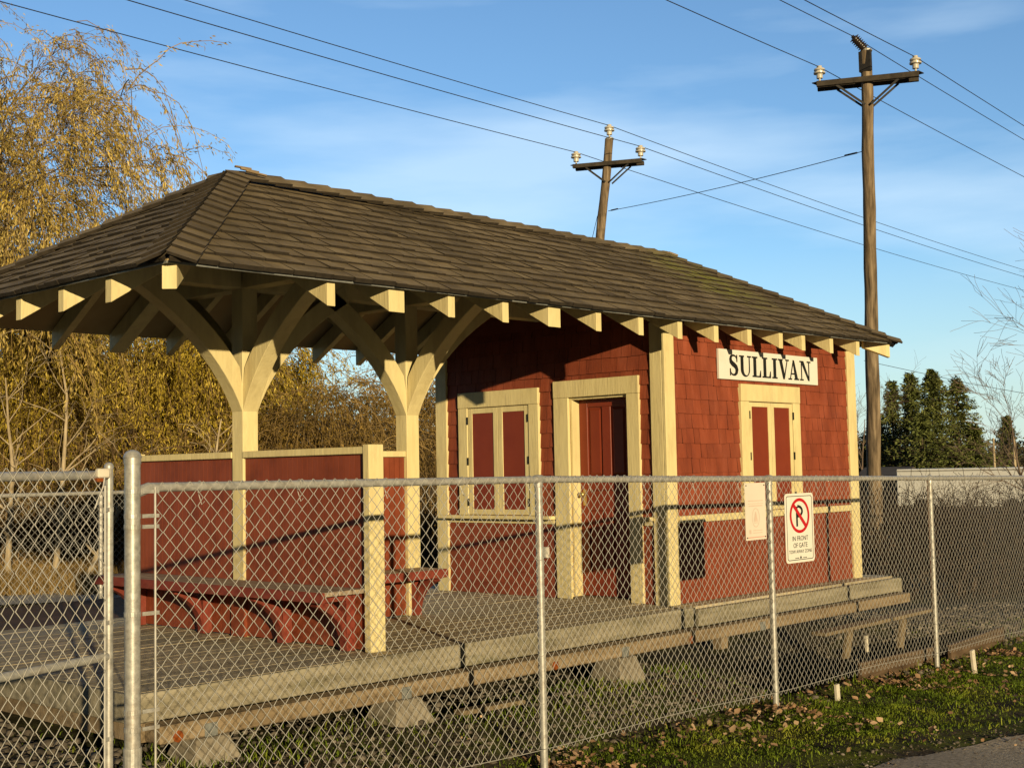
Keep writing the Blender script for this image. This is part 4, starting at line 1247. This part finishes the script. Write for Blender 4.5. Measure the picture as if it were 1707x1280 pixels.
nl = 2300
x = rng.uniform(-4.6, 7, nl); y = -1.72 - np.abs(rng.normal(0, 1, nl)) ** 1.6 * .55 + .3 * rng.random(nl); x = x + .5 * np.sin(x * 2.7) + .25 * np.sin(x * 7)
k = (y > road_edge(x) - .3); x, y = x[k], y[k]
x2 = rng.uniform(-5.5, 4, 160); y2 = rng.uniform(-1.7, -.5, 160); x = np.r_[x, x2]; y = np.r_[y, y2]
n = len(x); z = gz(x, y) + .018 + .02 * rng.random(n)
th = rng.uniform(0, 6.28, n); dr = np.stack([np.cos(th), np.sin(th), rng.normal(.15, .35, n)], -1)
ln = .018 + .045 * rng.random(n) ** 2
# each leaf: a bent five-point shape
dn_ = dr / np.linalg.norm(dr, axis=1, keepdims=True); sd = np.cross(dn_, np.array([0, 0, 1.0]) + rng.normal(0, .35, (n, 3))); sd /= np.linalg.norm(sd, axis=1, keepdims=True); upv = np.cross(sd, dn_)
b0 = np.stack([x, y, z], -1); Lc = ln[:, None]
P = [b0, b0 + dn_ * Lc * .35 + sd * Lc * .38 + upv * Lc * .12, b0 + dn_ * Lc * .75 + sd * Lc * .26 + upv * Lc * .16, b0 + dn_ * Lc + upv * Lc * .22, b0 + dn_ * Lc * .72 - sd * Lc * .3 + upv * Lc * .10, b0 + dn_ * Lc * .3 - sd * Lc * .36 + upv * Lc * .2]
v = np.stack(P, 1).reshape(-1, 3); tri = np.array([(0, 1, 2, 3), (0, 3, 4, 5)]); f = (tri[None] + 6 * np.arange(n)[:, None, None]).reshape(-1, 4)
tag(raw_mesh('fallen_leaves', v, f, 'fallen'), 'brown fallen leaves scattered over the grass by the fence', 'leaves', kind='stuff')

# stakes, timbers ------------------------------------------------------
def stake(x, y, h, w_, lean, label, bury=.1):
    g_ = float(gz(x, y)); m = MB()
    b_, t_ = V(x, y, g_ - bury), V(x + lean[0], y + lean[1], g_ + h)
    m.bar(b_, t_, w_, .028, up=(0, 1, 0)); d_ = (t_ - b_).normalized()
    o = m.build('wooden_stake', 'stake', bevel=.003); tag(o, label, 'stake', 'white wooden stakes by the fence')
stake(-.05, -1.74, .135, .050, (-.02, 0), 'short white stake in the grass below the no parking sign')
stake(2.24, -1.93, .225, .060, (-.06, 0), 'white leaning stake in front of the brown edging board at right')
stake(2.45, -.70, .42, .035, (-.02, 0), 'thin white stake against the platform edge behind the fence')
def board(name, a, b, w_, h, mat, label, cat):
    m = MB(); m.bar(a, b, w_, h); return tag(m.build(name, mat, bevel=.005), label, cat)
board('edging_board', (.9, -1.44, -.60), (2.55, -1.40, -.635), .045, .17, 'dark_plank', 'brown edging board behind the fence post, right of the no parking sign', 'board')
board('edging_board', (2.72, -1.46, -.655), (4.35, -1.33, -.64), .045, .20, 'dark_plank', 'darker brown edging board behind the leaning white stake', 'board')
stp = thing('plank_step', (2.3, -.9, -.62), 'narrow plank on leaning wooden legs between the platform and the fence', 'step')
m = MB(); m.bar((1.13, -.90, -.322), (3.45, -.90, -.298), .16, .035); m.build('plank', 'old_plank', stp, bevel=.004)
for x in (1.6, 2.75):
    m = MB(); m.bar((x - .10, -.90, gz(x, -.9) - .05), (x + .12, -.90, -.34), .10, .035, up=(0, 1, 0)); m.build('leg', 'old_plank', stp)
board('loose_plank', (-3.4, -.62, float(gz(-3.3, -.6)) + .05), (-2.75, -.62, float(gz(-2.8, -.6)) + .05), .10, .035, 'old_plank', 'short loose plank on the ground beside the left pier block', 'plank')

# =================================================================== TREES
def grow(start, direc, length, r0, levels, spec, out, lvl=0):
    """limbs: list of point lists with radii; spec per level: (children, angle, length factor, gravity)"""
    n = 7; pts = [start.copy()]; rr = [r0]; d = direc.normalized(); p = start.copy()
    ch, ang, lf, grav = spec[min(lvl, len(spec) - 1)]
    for i in range(n):
        d = (d + V(random.gauss(0, .10), random.gauss(0, .10), random.gauss(0, .07) + grav)).normalized()
        p = p + d * (length / n); pts.append(p.copy()); rr.append(max(r0 * (1 - .75 * (i + 1) / n), .004))
    out.append((lvl, pts, rr))
    if lvl + 1 < levels:
        for c in range(ch):
            t = random.uniform(.30, 1.0); k = min(int(t * n), n - 1)
            q = pts[k + 1]; dd = (pts[k + 1] - pts[k]).normalized()
            ax = V(random.gauss(0, 1), random.gauss(0, 1), random.gauss(0, .6)); ax = (ax - dd * ax.dot(dd)).normalized()
            nd = (dd * math.cos(ang) + ax * math.sin(ang) * random.uniform(.7, 1.2)).normalized()
            grow(q, nd, length * lf * random.uniform(.7, 1.2), rr[k + 1] * .62, levels, spec, out, lvl + 1)

def limbs_mesh(limbs, sides):
    m = MB()
    for lvl, pts, rr in limbs: m.tube(pts, rr, sides[min(lvl, len(sides) - 1)], caps=False)
    return m

def hanging(starts, outd, lens, droop, P=9):
    """drooping twigs from start points: outwards at first, then down"""
    N = len(starts); t = np.linspace(0, 1, P)
    paths = np.empty((N, P, 3)); p = starts.copy(); d = outd / (np.linalg.norm(outd, axis=1, keepdims=True) + 1e-9)
    paths[:, 0] = p
    for i in range(1, P):
        d = d + np.array([0, 0, -1.0]) * droop[:, None] + rng.normal(0, .13, (N, 3))
        d /= np.linalg.norm(d, axis=1, keepdims=True)
        p = p + d * (lens / (P - 1))[:, None]; paths[:, i] = p
    return paths

def on_paths(paths, per, jitter=.02):
    N, P, _ = paths.shape; n = N * per
    i = np.repeat(np.arange(N), per); t = rng.uniform(.12, 1, n) * (P - 1) * .9999; k = t.astype(int); f = (t - k)[:, None]
    a, b = paths[i, k], paths[i, np.minimum(k + 1, P - 1)]
    return a * (1 - f) + b * f + rng.normal(0, jitter, (n, 3)), b - a

def willow(base, height, spread, n_limb, n_twig, leaf_per, label, seed, leaf=(.07, .155), leafw=.024, lean=(0, 0), twig_len=(1.2, 3.2), group=None, leafm='leaf_gold'):
    random.seed(seed)
    g_ = base[2]; t = thing('willow_tree', base, label, 'tree', group)
    limbs = []; b = Vector(base)
    fork = b + V(lean[0] * .3, lean[1] * .3, height * .22)
    limbs.append((0, [b - V(0, 0, .2), b + (fork - b) * .5 + V(.05, 0, 0), fork], [height * .035, height * .029, height * .026]))
    for i in range(n_limb):
        a = 2 * math.pi * (i + random.uniform(-.3, .3)) / n_limb
        d = V(math.cos(a) * random.uniform(.25, .8) + lean[0] * .08, math.sin(a) * random.uniform(.25, .8) + lean[1] * .08, 1)
        grow(fork - V(0, 0, random.uniform(0, .5)), d, height * .62 * random.uniform(.75, 1.1), height * .017, 3, [(6, .75, .55, .02), (6, .8, .5, -.02), (0, 0, 0, -.05)], limbs, 0)
    limbs_mesh(limbs, (8, 6, 4)).build('trunk', 'bark', t, smooth=True)
    src = [(p, (pts[min(k + 1, len(pts) - 1)] - pts[max(k - 1, 0)])) for lvl, pts, rr in limbs[1:] for k, p in enumerate(pts) if k >= (4 if lvl == 0 else 2) for _ in range(1 if lvl else 3)]
    pick = rng.integers(0, len(src), n_twig)
    st_ = np.array([src[i][0] for i in pick]) + rng.normal(0, .12, (n_twig, 3)); od = np.array([np.array(src[i][1]) / (src[i][1].length + 1e-6) for i in pick]) + rng.normal(0, .45, (n_twig, 3)) + np.array([0, 0, .25])
    ln_ = rng.uniform(twig_len[0], twig_len[1], n_twig)
    ln_ = ln_ * np.where(rng.random(n_twig) < .35, .45, 1.0)
    pth = hanging(st_, od, ln_, rng.uniform(.22, .60, n_twig))
    gmin = g_ + .15
    pth[..., 2] = np.maximum(pth[..., 2], gmin + rng.random((n_twig, 1)) * .6)
    rad = np.linspace(.011, .004, pth.shape[1])[None] * rng.uniform(.7, 1.3, (n_twig, 1))
    v, f = tubes_np(pth, rad, 3); raw_mesh('twigs', v, f, 'twig', t)
    pos, dd = on_paths(pth, leaf_per, .05)
    k = rng.random(len(pos)) < np.clip((pos[:, 2] - g_ - 1.0) / 3.4, .16, 1); pos, dd = pos[k], dd[k]; n = len(pos)
    dd = dd / (np.linalg.norm(dd, axis=1, keepdims=True) + 1e-9) + rng.normal(0, .5, (n, 3)) + np.array([0, 0, -.5])
    v, f = leaves_np(pos, dd, rng.uniform(leaf[0], leaf[1], n), leafw * rng.uniform(.7, 1.3, n))
    raw_mesh('crown', v, f, leafm, t)
    return t

def gpt(px, depth):
    p = at(px, 800, depth); return (p.x, p.y, float(gz(p.x, p.y)))
WG = 'golden willows behind the station'
willow(gpt(-135, 29), 11.0, 4, 7, 3400, 56, 'tallest tan willow at the left edge, its top thinning against the sky', 3, lean=(-1.5, 1), group=WG, leafm='leaf_tan')
willow(gpt(165, 31), 6.1, 4, 7, 2700, 56, 'golden willow just left of the station ridge, thick with yellow leaves', 5, group=WG)
willow(gpt(360, 33), 5.9, 4, 7, 2400, 56, 'golden willow right behind the ridge end with wispy top twigs', 8, lean=(-1.2, .8), group=WG)
willow(gpt(540, 30), 4.3, 3, 6, 1300, 40, 'low golden willow seen between the two porch columns', 12, twig_len=(1.0, 2.4), leaf=(.05, .11), leafw=.018, group=WG, leafm='leaf_brown')
willow(gpt(690, 33), 4.4, 3, 5, 1100, 40, 'low drooping willow seen between the second column and the station wall', 17, twig_len=(1.0, 2.4), leaf=(.05, .11), leafw=.018, group=WG, leafm='leaf_brown')
willow(gpt(-150, 30), 9.0, 4, 6, 1200, 34, 'golden willow beyond the left edge of the gate', 21, group=WG)

# thicket of bare stems below and behind the willows
def thicket_np(n, gen, hmin, hmax, P=7, rad=(.010, .003), clump=None):
    b = gen(n); h = rng.uniform(hmin, hmax, n)
    if clump is not None:
        q_ = np.sin(b[:, 0] * clump + 2 * np.sin(b[:, 1] * clump * .7)) * np.sin(b[:, 1] * clump * 1.3 + b[:, 0] * .4)
        k = q_ > rng.uniform(-.75, .35, n); b, h, q_ = b[k], h[k], q_[k]; n = len(b); h = h * (.55 + .6 * np.clip(q_, -.5, 1))
    d = np.stack([rng.normal(0, .35, n), rng.normal(0, .35, n), np.ones(n)], -1)
    pth = np.empty((n, P, 3)); pth[:, 0] = b; p = b.copy()
    for i in range(1, P):
        d = d + rng.normal(0, .22, (n, 3)) + np.array([0, 0, -.10 * i / P * 2]); d /= np.linalg.norm(d, axis=1, keepdims=True)
        p = p + d * (h / (P - 1))[:, None]; pth[:, i] = p
    pth[..., 2] = np.maximum(pth[..., 2], b[:, None, 2])
    r_ = np.linspace(rad[0], rad[1], P)[None] * rng.uniform(.6, 1.5, (n, 1))
    return pth, r_
def band(px0, px1, d0, d1):
    def gen(n):
        u = rng.uniform(px0, px1, n); dp = rng.uniform(d0, d1, n)
        k = (u - 853.5) / F_PX; x_ = cam_pos.x + (k * CR.x + CF.x) * dp; y_ = cam_pos.y + (k * CR.y + CF.y) * dp
        return np.stack([x_, y_, gz(x_, y_)], -1)
    return gen
p1, r1_ = thicket_np(11500, band(-250, 800, 26.5, 36), 1.2, 4.6, rad=(.017, .005), clump=.6)
p2, r2_ = thicket_np(1600, band(-250, 800, 26.5, 29), .5, 1.6)
v, f = join_np([tubes_np(p1, r1_, 3), tubes_np(p2, r2_, 3)])
tag(raw_mesh('thicket', v, f, 'thicket'), 'dense brown thicket of bare stems behind the porch', 'thicket', kind='stuff')
pos, dd = on_paths(p1, 7, .10); n = len(pos)
v, f = leaves_np(pos, dd + rng.normal(0, .8, (n, 3)), rng.uniform(.06, .14, n), rng.uniform(.018, .045, n))
tag(raw_mesh('thicket_leaves', v, f, 'thicket_leaf'), 'dull brown and olive leaves clinging in the thicket', 'leaves', kind='stuff')
# taller wood standing further back
p3, r3_ = thicket_np(5000, band(-300, 820, 40, 56), 2.0, 6.2, rad=(.03, .008))
v, f = tubes_np(p3, r3_, 3); pos, dd = on_paths(p3, 14, .2); n = len(pos)
lv, lf_ = leaves_np(pos, dd + rng.normal(0, .9, (n, 3)), rng.uniform(.14, .30, n), rng.uniform(.06, .13, n))
v, f = join_np([(v, f), (lv, lf_)]); tag(raw_mesh('background_wood', v, f, 'thicket'), 'brown leafless wood far behind the willows', 'woods', kind='stuff')

# pale slender trunks standing in the thicket
def slender(px, depth, h, lean, label, seed, fork=True):
    random.seed(seed); b = V(*gpt(px, depth)); limbs = []
    t = thing('slender_tree', b, label, 'tree', 'pale slender trees in the thicket')
    d = V(lean[0], lean[1], 1); pts = [b - V(0, 0, .1)]; p = b.copy(); rr = [.062]
    for i in range(9):
        d = (d.normalized() + V(random.gauss(0, .05), random.gauss(0, .05), .02)); p = p + d.normalized() * h / 9; pts.append(p.copy()); rr.append(.062 * (1 - .8 * (i + 1) / 9))
    m = MB(); m.tube(pts, rr, 8, caps=False); m.build('trunk', 'pale_bark', t, smooth=True)
    br = []
    for k in range(2, 9):
        for _ in range(2):
            a = random.uniform(0, 6.28); grow(pts[k], V(math.cos(a) * .8, math.sin(a) * .8, .7), h * .28, rr[k] * .5, 2, [(4, .7, .5, .0), (0, 0, 0, -.03)], br)
    limbs_mesh(br, (5, 3)).build('branches', 'pale_bark', t)
slender(88, 24.6, 4.6, (.10, -.10), 'pale forked slender tree left of the near porch column', 31)
slender(14, 24.4, 3.9, (.05, -.02), 'pale slender tree at the left edge behind the gate', 33)
slender(140, 24.2, 2.6, (.35, -.38), 'leaning pale sapling crossing the thicket left of the thick fence post', 37)
slender(300, 24.8, 3.2, (.30, -.30), 'pale slanting sapling above the windbreak, left of the near column', 39)

# dry golden grass strip behind the platform
def gd_gen(n, y0, y1):
    u = rng.uniform(-120, 800, n); dp = rng.uniform(y0, y1, n); k = (u - 853.5) / F_PX
    return cam_pos.x + (k * CR.x + CF.x) * dp, cam_pos.y + (k * CR.y + CF.y) * dp
x, y = gd_gen(26000, 21.5, 27.5); n = len(x); z = gz(x, y)
b = np.stack([x, y, z], -1); a = rng.uniform(0, 6.28, n); h = rng.uniform(.10, .38, n); s = np.stack([np.cos(a), np.sin(a), 0 * a], -1) * .012
tip = b + np.stack([rng.normal(0, .1, n), rng.normal(0, .1, n), h], -1)
v = np.stack([b - s, b + s, tip], 1).reshape(-1, 3); tag(raw_mesh('dry_grass', v, np.arange(3 * n).reshape(-1, 3), 'dry_grass'), 'dry golden grass beyond the gravel track', 'grass', kind='stuff')

# conifers -------------------------------------------------------------
def conifer(px, depth, h, wid, label, seed, airy=0.0):
    random.seed(seed); b = V(*gpt(px, depth)); t = thing('conifer_tree', b, label, 'tree', 'dark conifers beyond the white trailer')
    m = MB(); m.tube([b - V(0, 0, .2), b + V(0, 0, h * .5), b + V(0, 0, h * .98)], [h * .02, h * .012, .02], 6); m.build('trunk', 'bark', t)
    n = int(340 * h / 8); hh = rng.random(n) ** .8 * .95 + .04
    a0 = rng.uniform(0, 6.28, n); wid = wid * 1.4
    prof = wid * (1 - hh) ** .85 * (.80 + .30 * np.sin(hh * 13 + seed) + .15 * np.sin(a0 * 3 + hh * 8)) * rng.uniform(.25, 1.25, n) + .04
    a = a0; P_ = 6; pth = np.empty((n, P_, 3)); tt = np.linspace(0, 1, P_)
    for i in range(P_):
        r_ = prof * tt[i]; pth[:, i, 0] = b.x + np.cos(a) * r_; pth[:, i, 1] = b.y + np.sin(a) * r_
        pth[:, i, 2] = b.z + hh * h + (-.28 * tt[i] + .22 * tt[i] ** 2.5) * prof * 1.0
    v1, f1 = tubes_np(pth, np.full((n, P_), .018), 3); raw_mesh('branches', v1, f1, 'bark', t)
    per = int(20 * (1 - airy)); pos, dd = on_paths(pth, per, .10); k = len(pos)
    dd = dd / (np.linalg.norm(dd, axis=1, keepdims=True) + 1e-9) + rng.normal(0, .55, (k, 3)) + np.array([0, 0, -.35])
    v, f = leaves_np(pos, dd, rng.uniform(.16, .42, k), rng.uniform(.07, .14, k)); raw_mesh('crown', v, f, 'conifer', t)
conifer(1492, 100, 8.5, 2.6, 'thin airy conifer beside the tall pole, leftmost of the conifer clump', 51, .35)
conifer(1524, 103, 9.2, 3.2, 'round topped conifer second from the tall pole', 52, .1)
conifer(1560, 98, 9.1, 3.3, 'pointed dark conifer in the middle of the clump', 53)
conifer(1601, 101, 8.7, 3.6, 'wide conifer at the right end of the clump with pale gaps', 54, .25)
conifer(1682, 120, 6.2, 1.7, 'small dark pointed conifer near the right edge behind bare twigs', 55)
conifer(1462, 104, 6.2, 2.8, 'low bushy conifer half hidden behind the tall pole', 56)
conifer(1540, 96, 5.8, 3.6, 'low bushy conifer filling the front of the clump', 57)
conifer(1625, 97, 4.8, 3.2, 'lowest bushy conifer at the right of the clump front', 58)

# brown woods along the horizon
p4, r4_ = thicket_np(5200, band(820, 2100, 105, 170), 2.0, 5.2, rad=(.05, .02)); pos, dd = on_paths(p4, 12, .4); n = len(pos)
v, f = tubes_np(p4, r4_, 3); lv, lf_ = leaves_np(pos, dd + rng.normal(0, .9, (n, 3)), rng.uniform(.3, .7, n), rng.uniform(.12, .3, n))
v, f = join_np([(v, f), (lv, lf_)]); tag(raw_mesh('distant_woods', v, f, 'far_wood'), 'low brown woods along the horizon at right', 'woods', kind='stuff')
# brambles on the right beyond the fence
p5, r5_ = thicket_np(15000, band(1050, 2250, 19, 42), .3, 2.1, rad=(.012, .004), clump=.8); pos, dd = on_paths(p5, 4, .08); n = len(pos)
v, f = tubes_np(p5, r5_, 3); lv, lf_ = leaves_np(pos, dd + rng.normal(0, .9, (n, 3)), rng.uniform(.05, .12, n), rng.uniform(.03, .06, n))
v, f = join_np([(v, f), (lv, lf_)]); tag(raw_mesh('brambles', v, f, 'bramble'), 'dark brown brambles behind the fence at right', 'brambles', kind='stuff')

# bare trees at the right edge
def bare_tree(px, depth, h, lean, label, seed, r0=.075):
    random.seed(seed); b = V(*gpt(px, depth)); limbs = []
    t = thing('bare_tree', b, label, 'tree', 'leafless trees at the right edge')
    grow(b - V(0, 0, .1), V(lean[0], lean[1], 1), h * .75, r0, 4, [(9, .62, .55, .03), (8, .6, .5, .02), (5, .6, .5, .0), (0, 0, 0, 0)], limbs)
    tr = limbs_mesh([l for l in limbs if l[0] == 0], (8,)); tr.build('trunk', 'bare', t, smooth=True)
    limbs_mesh([(l, p, [max(q, .0045) for q in r_]) for l, p, r_ in limbs if l > 0], (5, 4, 3, 3)).build('branches', 'bare', t)
lv_ = -CR
bare_tree(1735, 36, 4.4, (lv_.x * .30, lv_.y * .30), 'slim leafless tree leaning left at the right edge of the view', 61, .055)
bare_tree(2035, 33, 7.2, (lv_.x * .30, lv_.y * .30), 'bigger leafless tree whose branches reach in from the right edge', 64, .085)
bare_tree(1436, 62, 5.8, (0, 0), 'small leafless tree between the station corner and the tall pole', 66, .06)

def bare_shrub(px, depth, h, label, seed):
    random.seed(seed); b = V(*gpt(px, depth)); limbs = []
    t = thing('bare_shrub', b, label, 'shrub', 'bare shrubs in front of the white trailer')
    for k in range(7):
        a = random.uniform(0, 6.28); grow(b + V(random.gauss(0, .015), random.gauss(0, .015), -.05), V(math.cos(a) * random.uniform(.15, .7), math.sin(a) * random.uniform(.15, .7), 1), h * random.uniform(.6, 1), .022, 3, [(5, .5, .5, .0), (4, .6, .5, -.02), (0, 0, 0, 0)], limbs)
    limbs_mesh([(l, p, [max(q, .005) for q in r_]) for l, p, r_ in limbs], (5, 3, 3)).build('branches', 'bramble', t)
for i_, (px, dp, hh, lb) in enumerate(((1508, 25, 1.3, 'bare shrub just right of the tall pole, before the end of the trailer'), (1590, 27, 1.35, 'bare shrub before the middle of the white trailer'),
                                       (1650, 24, 1.6, 'tallest bare shrub before the white trailer'), (1698, 26, 1.35, 'bare shrub at the right edge before the trailer'))):
    bare_shrub(px, dp, hh, lb, 80 + i_)

# white trailer and dark shed beyond
tl = at(1495, 800, 52); tr_ = at(1860, 800, 47)
d_ = V(tr_.x - tl.x, tr_.y - tl.y, 0); ln_ = d_.length; d_.normalize(); n_ = V(-d_.y, d_.x, 0)
tz = float(gz(tl.x, tl.y))
wt = thing('white_trailer', (tl.x, tl.y, tz), 'long white trailer box in front of the conifers', 'trailer')
m = MB(); B = V(tl.x, tl.y, 0)
def tb(m, u0, u1, v0, v1, z0, z1):
    q = lambda z: [B + d_ * u0 + n_ * v0 + V(0, 0, z), B + d_ * u1 + n_ * v0 + V(0, 0, z), B + d_ * u1 + n_ * v1 + V(0, 0, z), B + d_ * u0 + n_ * v1 + V(0, 0, z)]
    m.hexa(q(z0), q(z1))
tb(m, 0, ln_, 0, 2.4, tz + .35, 1.03); m.build('body', 'trailer', wt, bevel=.02)
m = MB(); tb(m, 0, ln_, -.02, -.003, .93, .97); m.build('trim_rail', 'galv', wt)
for u in (1.0, ln_ * .55, ln_ * .62):
    m = MB(); c_ = B + d_ * u + n_ * -.02 + V(0, 0, tz + .34); m.lathe(c_, [(.05, 0), (.33, .01), (.34, .06), (.34, .18), (.3, .2)], 16, n_); m.build('wheel', 'iron', wt)
ds_ = at(1470, 800, 56); sz_ = float(gz(ds_.x, ds_.y))
sd_ = thing('dark_shed', (ds_.x, ds_.y, sz_), 'low dark shed roof left of the white trailer', 'shed')
m = MB(); B = V(ds_.x, ds_.y, 0); tb(m, -1.0, .9, 0, 2, sz_, .75); m.build('wall', 'dark_roof', sd_)
m = MB(); c_ = [B + d_ * -1.15 + n_ * -.15, B + d_ * 1.05 + n_ * -.15, B + d_ * 1.05 + n_ * 2.15, B + d_ * -1.15 + n_ * 2.15]
r_ = [B + d_ * -1.15 + n_ * 1, B + d_ * 1.05 + n_ * 1]
m.poly([p + V(0, 0, .751) for p in c_] + [p + V(0, 0, 1.12) for p in r_], [(0, 1, 5, 4), (2, 3, 4, 5), (0, 4, 3), (1, 2, 5), (0, 3, 2, 1)]); m.build('roof', 'dark_roof', sd_)
for px, dp, hh, lb in ((1659, 85, 3.6, 'thin pale post among the far woods at right'), (1693, 70, 3.4, 'pale far utility post near the right edge'), ):
    b_ = V(*gpt(px, dp)); m = MB(); m.tube([b_, b_ + V(0, 0, hh)], [.09, .07], 8); tag(m.build('far_post', 'pale_bark'), lb, 'post')

# =================================================================== LIGHT
SUN_EL = R(8.3)
to_sun = V(-.5, -1.0, 0).normalized()
az = math.atan2(to_sun.x, to_sun.y)            # clockwise from +Y
sun = bpy.data.lights.new('sun', 'SUN'); sun.energy = 4.8; sun.angle = R(.53); sun.color = (1.0, .80, .47)
so = bpy.data.objects.new('sun', sun); COL.objects.link(so)
sd3 = V(to_sun.x * math.cos(SUN_EL), to_sun.y * math.cos(SUN_EL), math.sin(SUN_EL))
so.rotation_euler = (-sd3).to_track_quat('-Z', 'Y').to_euler(); so.location = (-20, -40, 10)

w = bpy.data.worlds.new('World'); scene.world = w; w.use_nodes = True; nt = w.node_tree
for n_ in list(nt.nodes): nt.nodes.remove(n_)
wo = nt.nodes.new('ShaderNodeOutputWorld'); bg = nt.nodes.new('ShaderNodeBackground')
sk = nt.nodes.new('ShaderNodeTexSky'); sk.sky_type = 'NISHITA'; sk.sun_disc = False
sk.sun_elevation = SUN_EL; sk.sun_rotation = az; sk.air_density = .9; sk.dust_density = 0; sk.ozone_density = 3.0; sk.altitude = 0
bg.inputs[1].default_value = .15
CLOUD = (2.0, .7, 1.3)
# thin high cloud, a little haze at the horizon, and the half round the sun dimmer than the clear half opposite
tc = nt.nodes.new('ShaderNodeTexCoord'); mp = nt.nodes.new('ShaderNodeMapping'); mp.inputs['Scale'].default_value = (1.2, 1.2, 6.5); mp.inputs['Rotation'].default_value = (.16, -.10, .3); mp.inputs['Location'].default_value = CLOUD
nz = nt.nodes.new('ShaderNodeTexNoise'); nz.inputs['Scale'].default_value = 1.7; nz.inputs['Detail'].default_value = 7; nz.inputs['Roughness'].default_value = .5
nt.links.new(tc.outputs['Generated'], mp.inputs['Vector']); nt.links.new(mp.outputs[0], nz.inputs['Vector'])
cr = ramp(nt, [(.50, (0, 0, 0)), (.70, (.42, .42, .42))]); nt.links.new(nz.outputs[0], cr.inputs[0])
c = mixc(nt, 'MIX', cr.outputs[0], sk.outputs[0], (4.3, 5.3, 6.1))
spx = nt.nodes.new('ShaderNodeSeparateXYZ'); nt.links.new(tc.outputs['Generated'], spx.inputs[0])
hr = ramp(nt, [(.0, (.75, .75, .75)), (.16, (0, 0, 0))]); nt.links.new(spx.outputs[2], hr.inputs[0])
c = mixc(nt, 'MIX', hr.outputs[0], c, (2.9, 3.75, 3.6))
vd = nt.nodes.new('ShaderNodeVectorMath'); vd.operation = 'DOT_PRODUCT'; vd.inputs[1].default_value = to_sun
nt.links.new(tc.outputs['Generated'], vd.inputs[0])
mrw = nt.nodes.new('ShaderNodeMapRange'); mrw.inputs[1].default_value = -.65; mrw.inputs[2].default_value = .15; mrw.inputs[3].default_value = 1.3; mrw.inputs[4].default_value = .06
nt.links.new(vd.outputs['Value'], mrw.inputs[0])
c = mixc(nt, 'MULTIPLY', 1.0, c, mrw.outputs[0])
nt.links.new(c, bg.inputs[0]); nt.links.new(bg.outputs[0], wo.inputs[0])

scene.view_settings.view_transform = 'Standard'; scene.view_settings.look = 'None'
scene.view_settings.exposure = 0; scene.view_settings.gamma = 1
scene.render.engine = 'CYCLES'; scene.cycles.use_denoising = True
scene.cycles.max_bounces = 6; scene.cycles.diffuse_bounces = 1; scene.cycles.transparent_max_bounces = 4
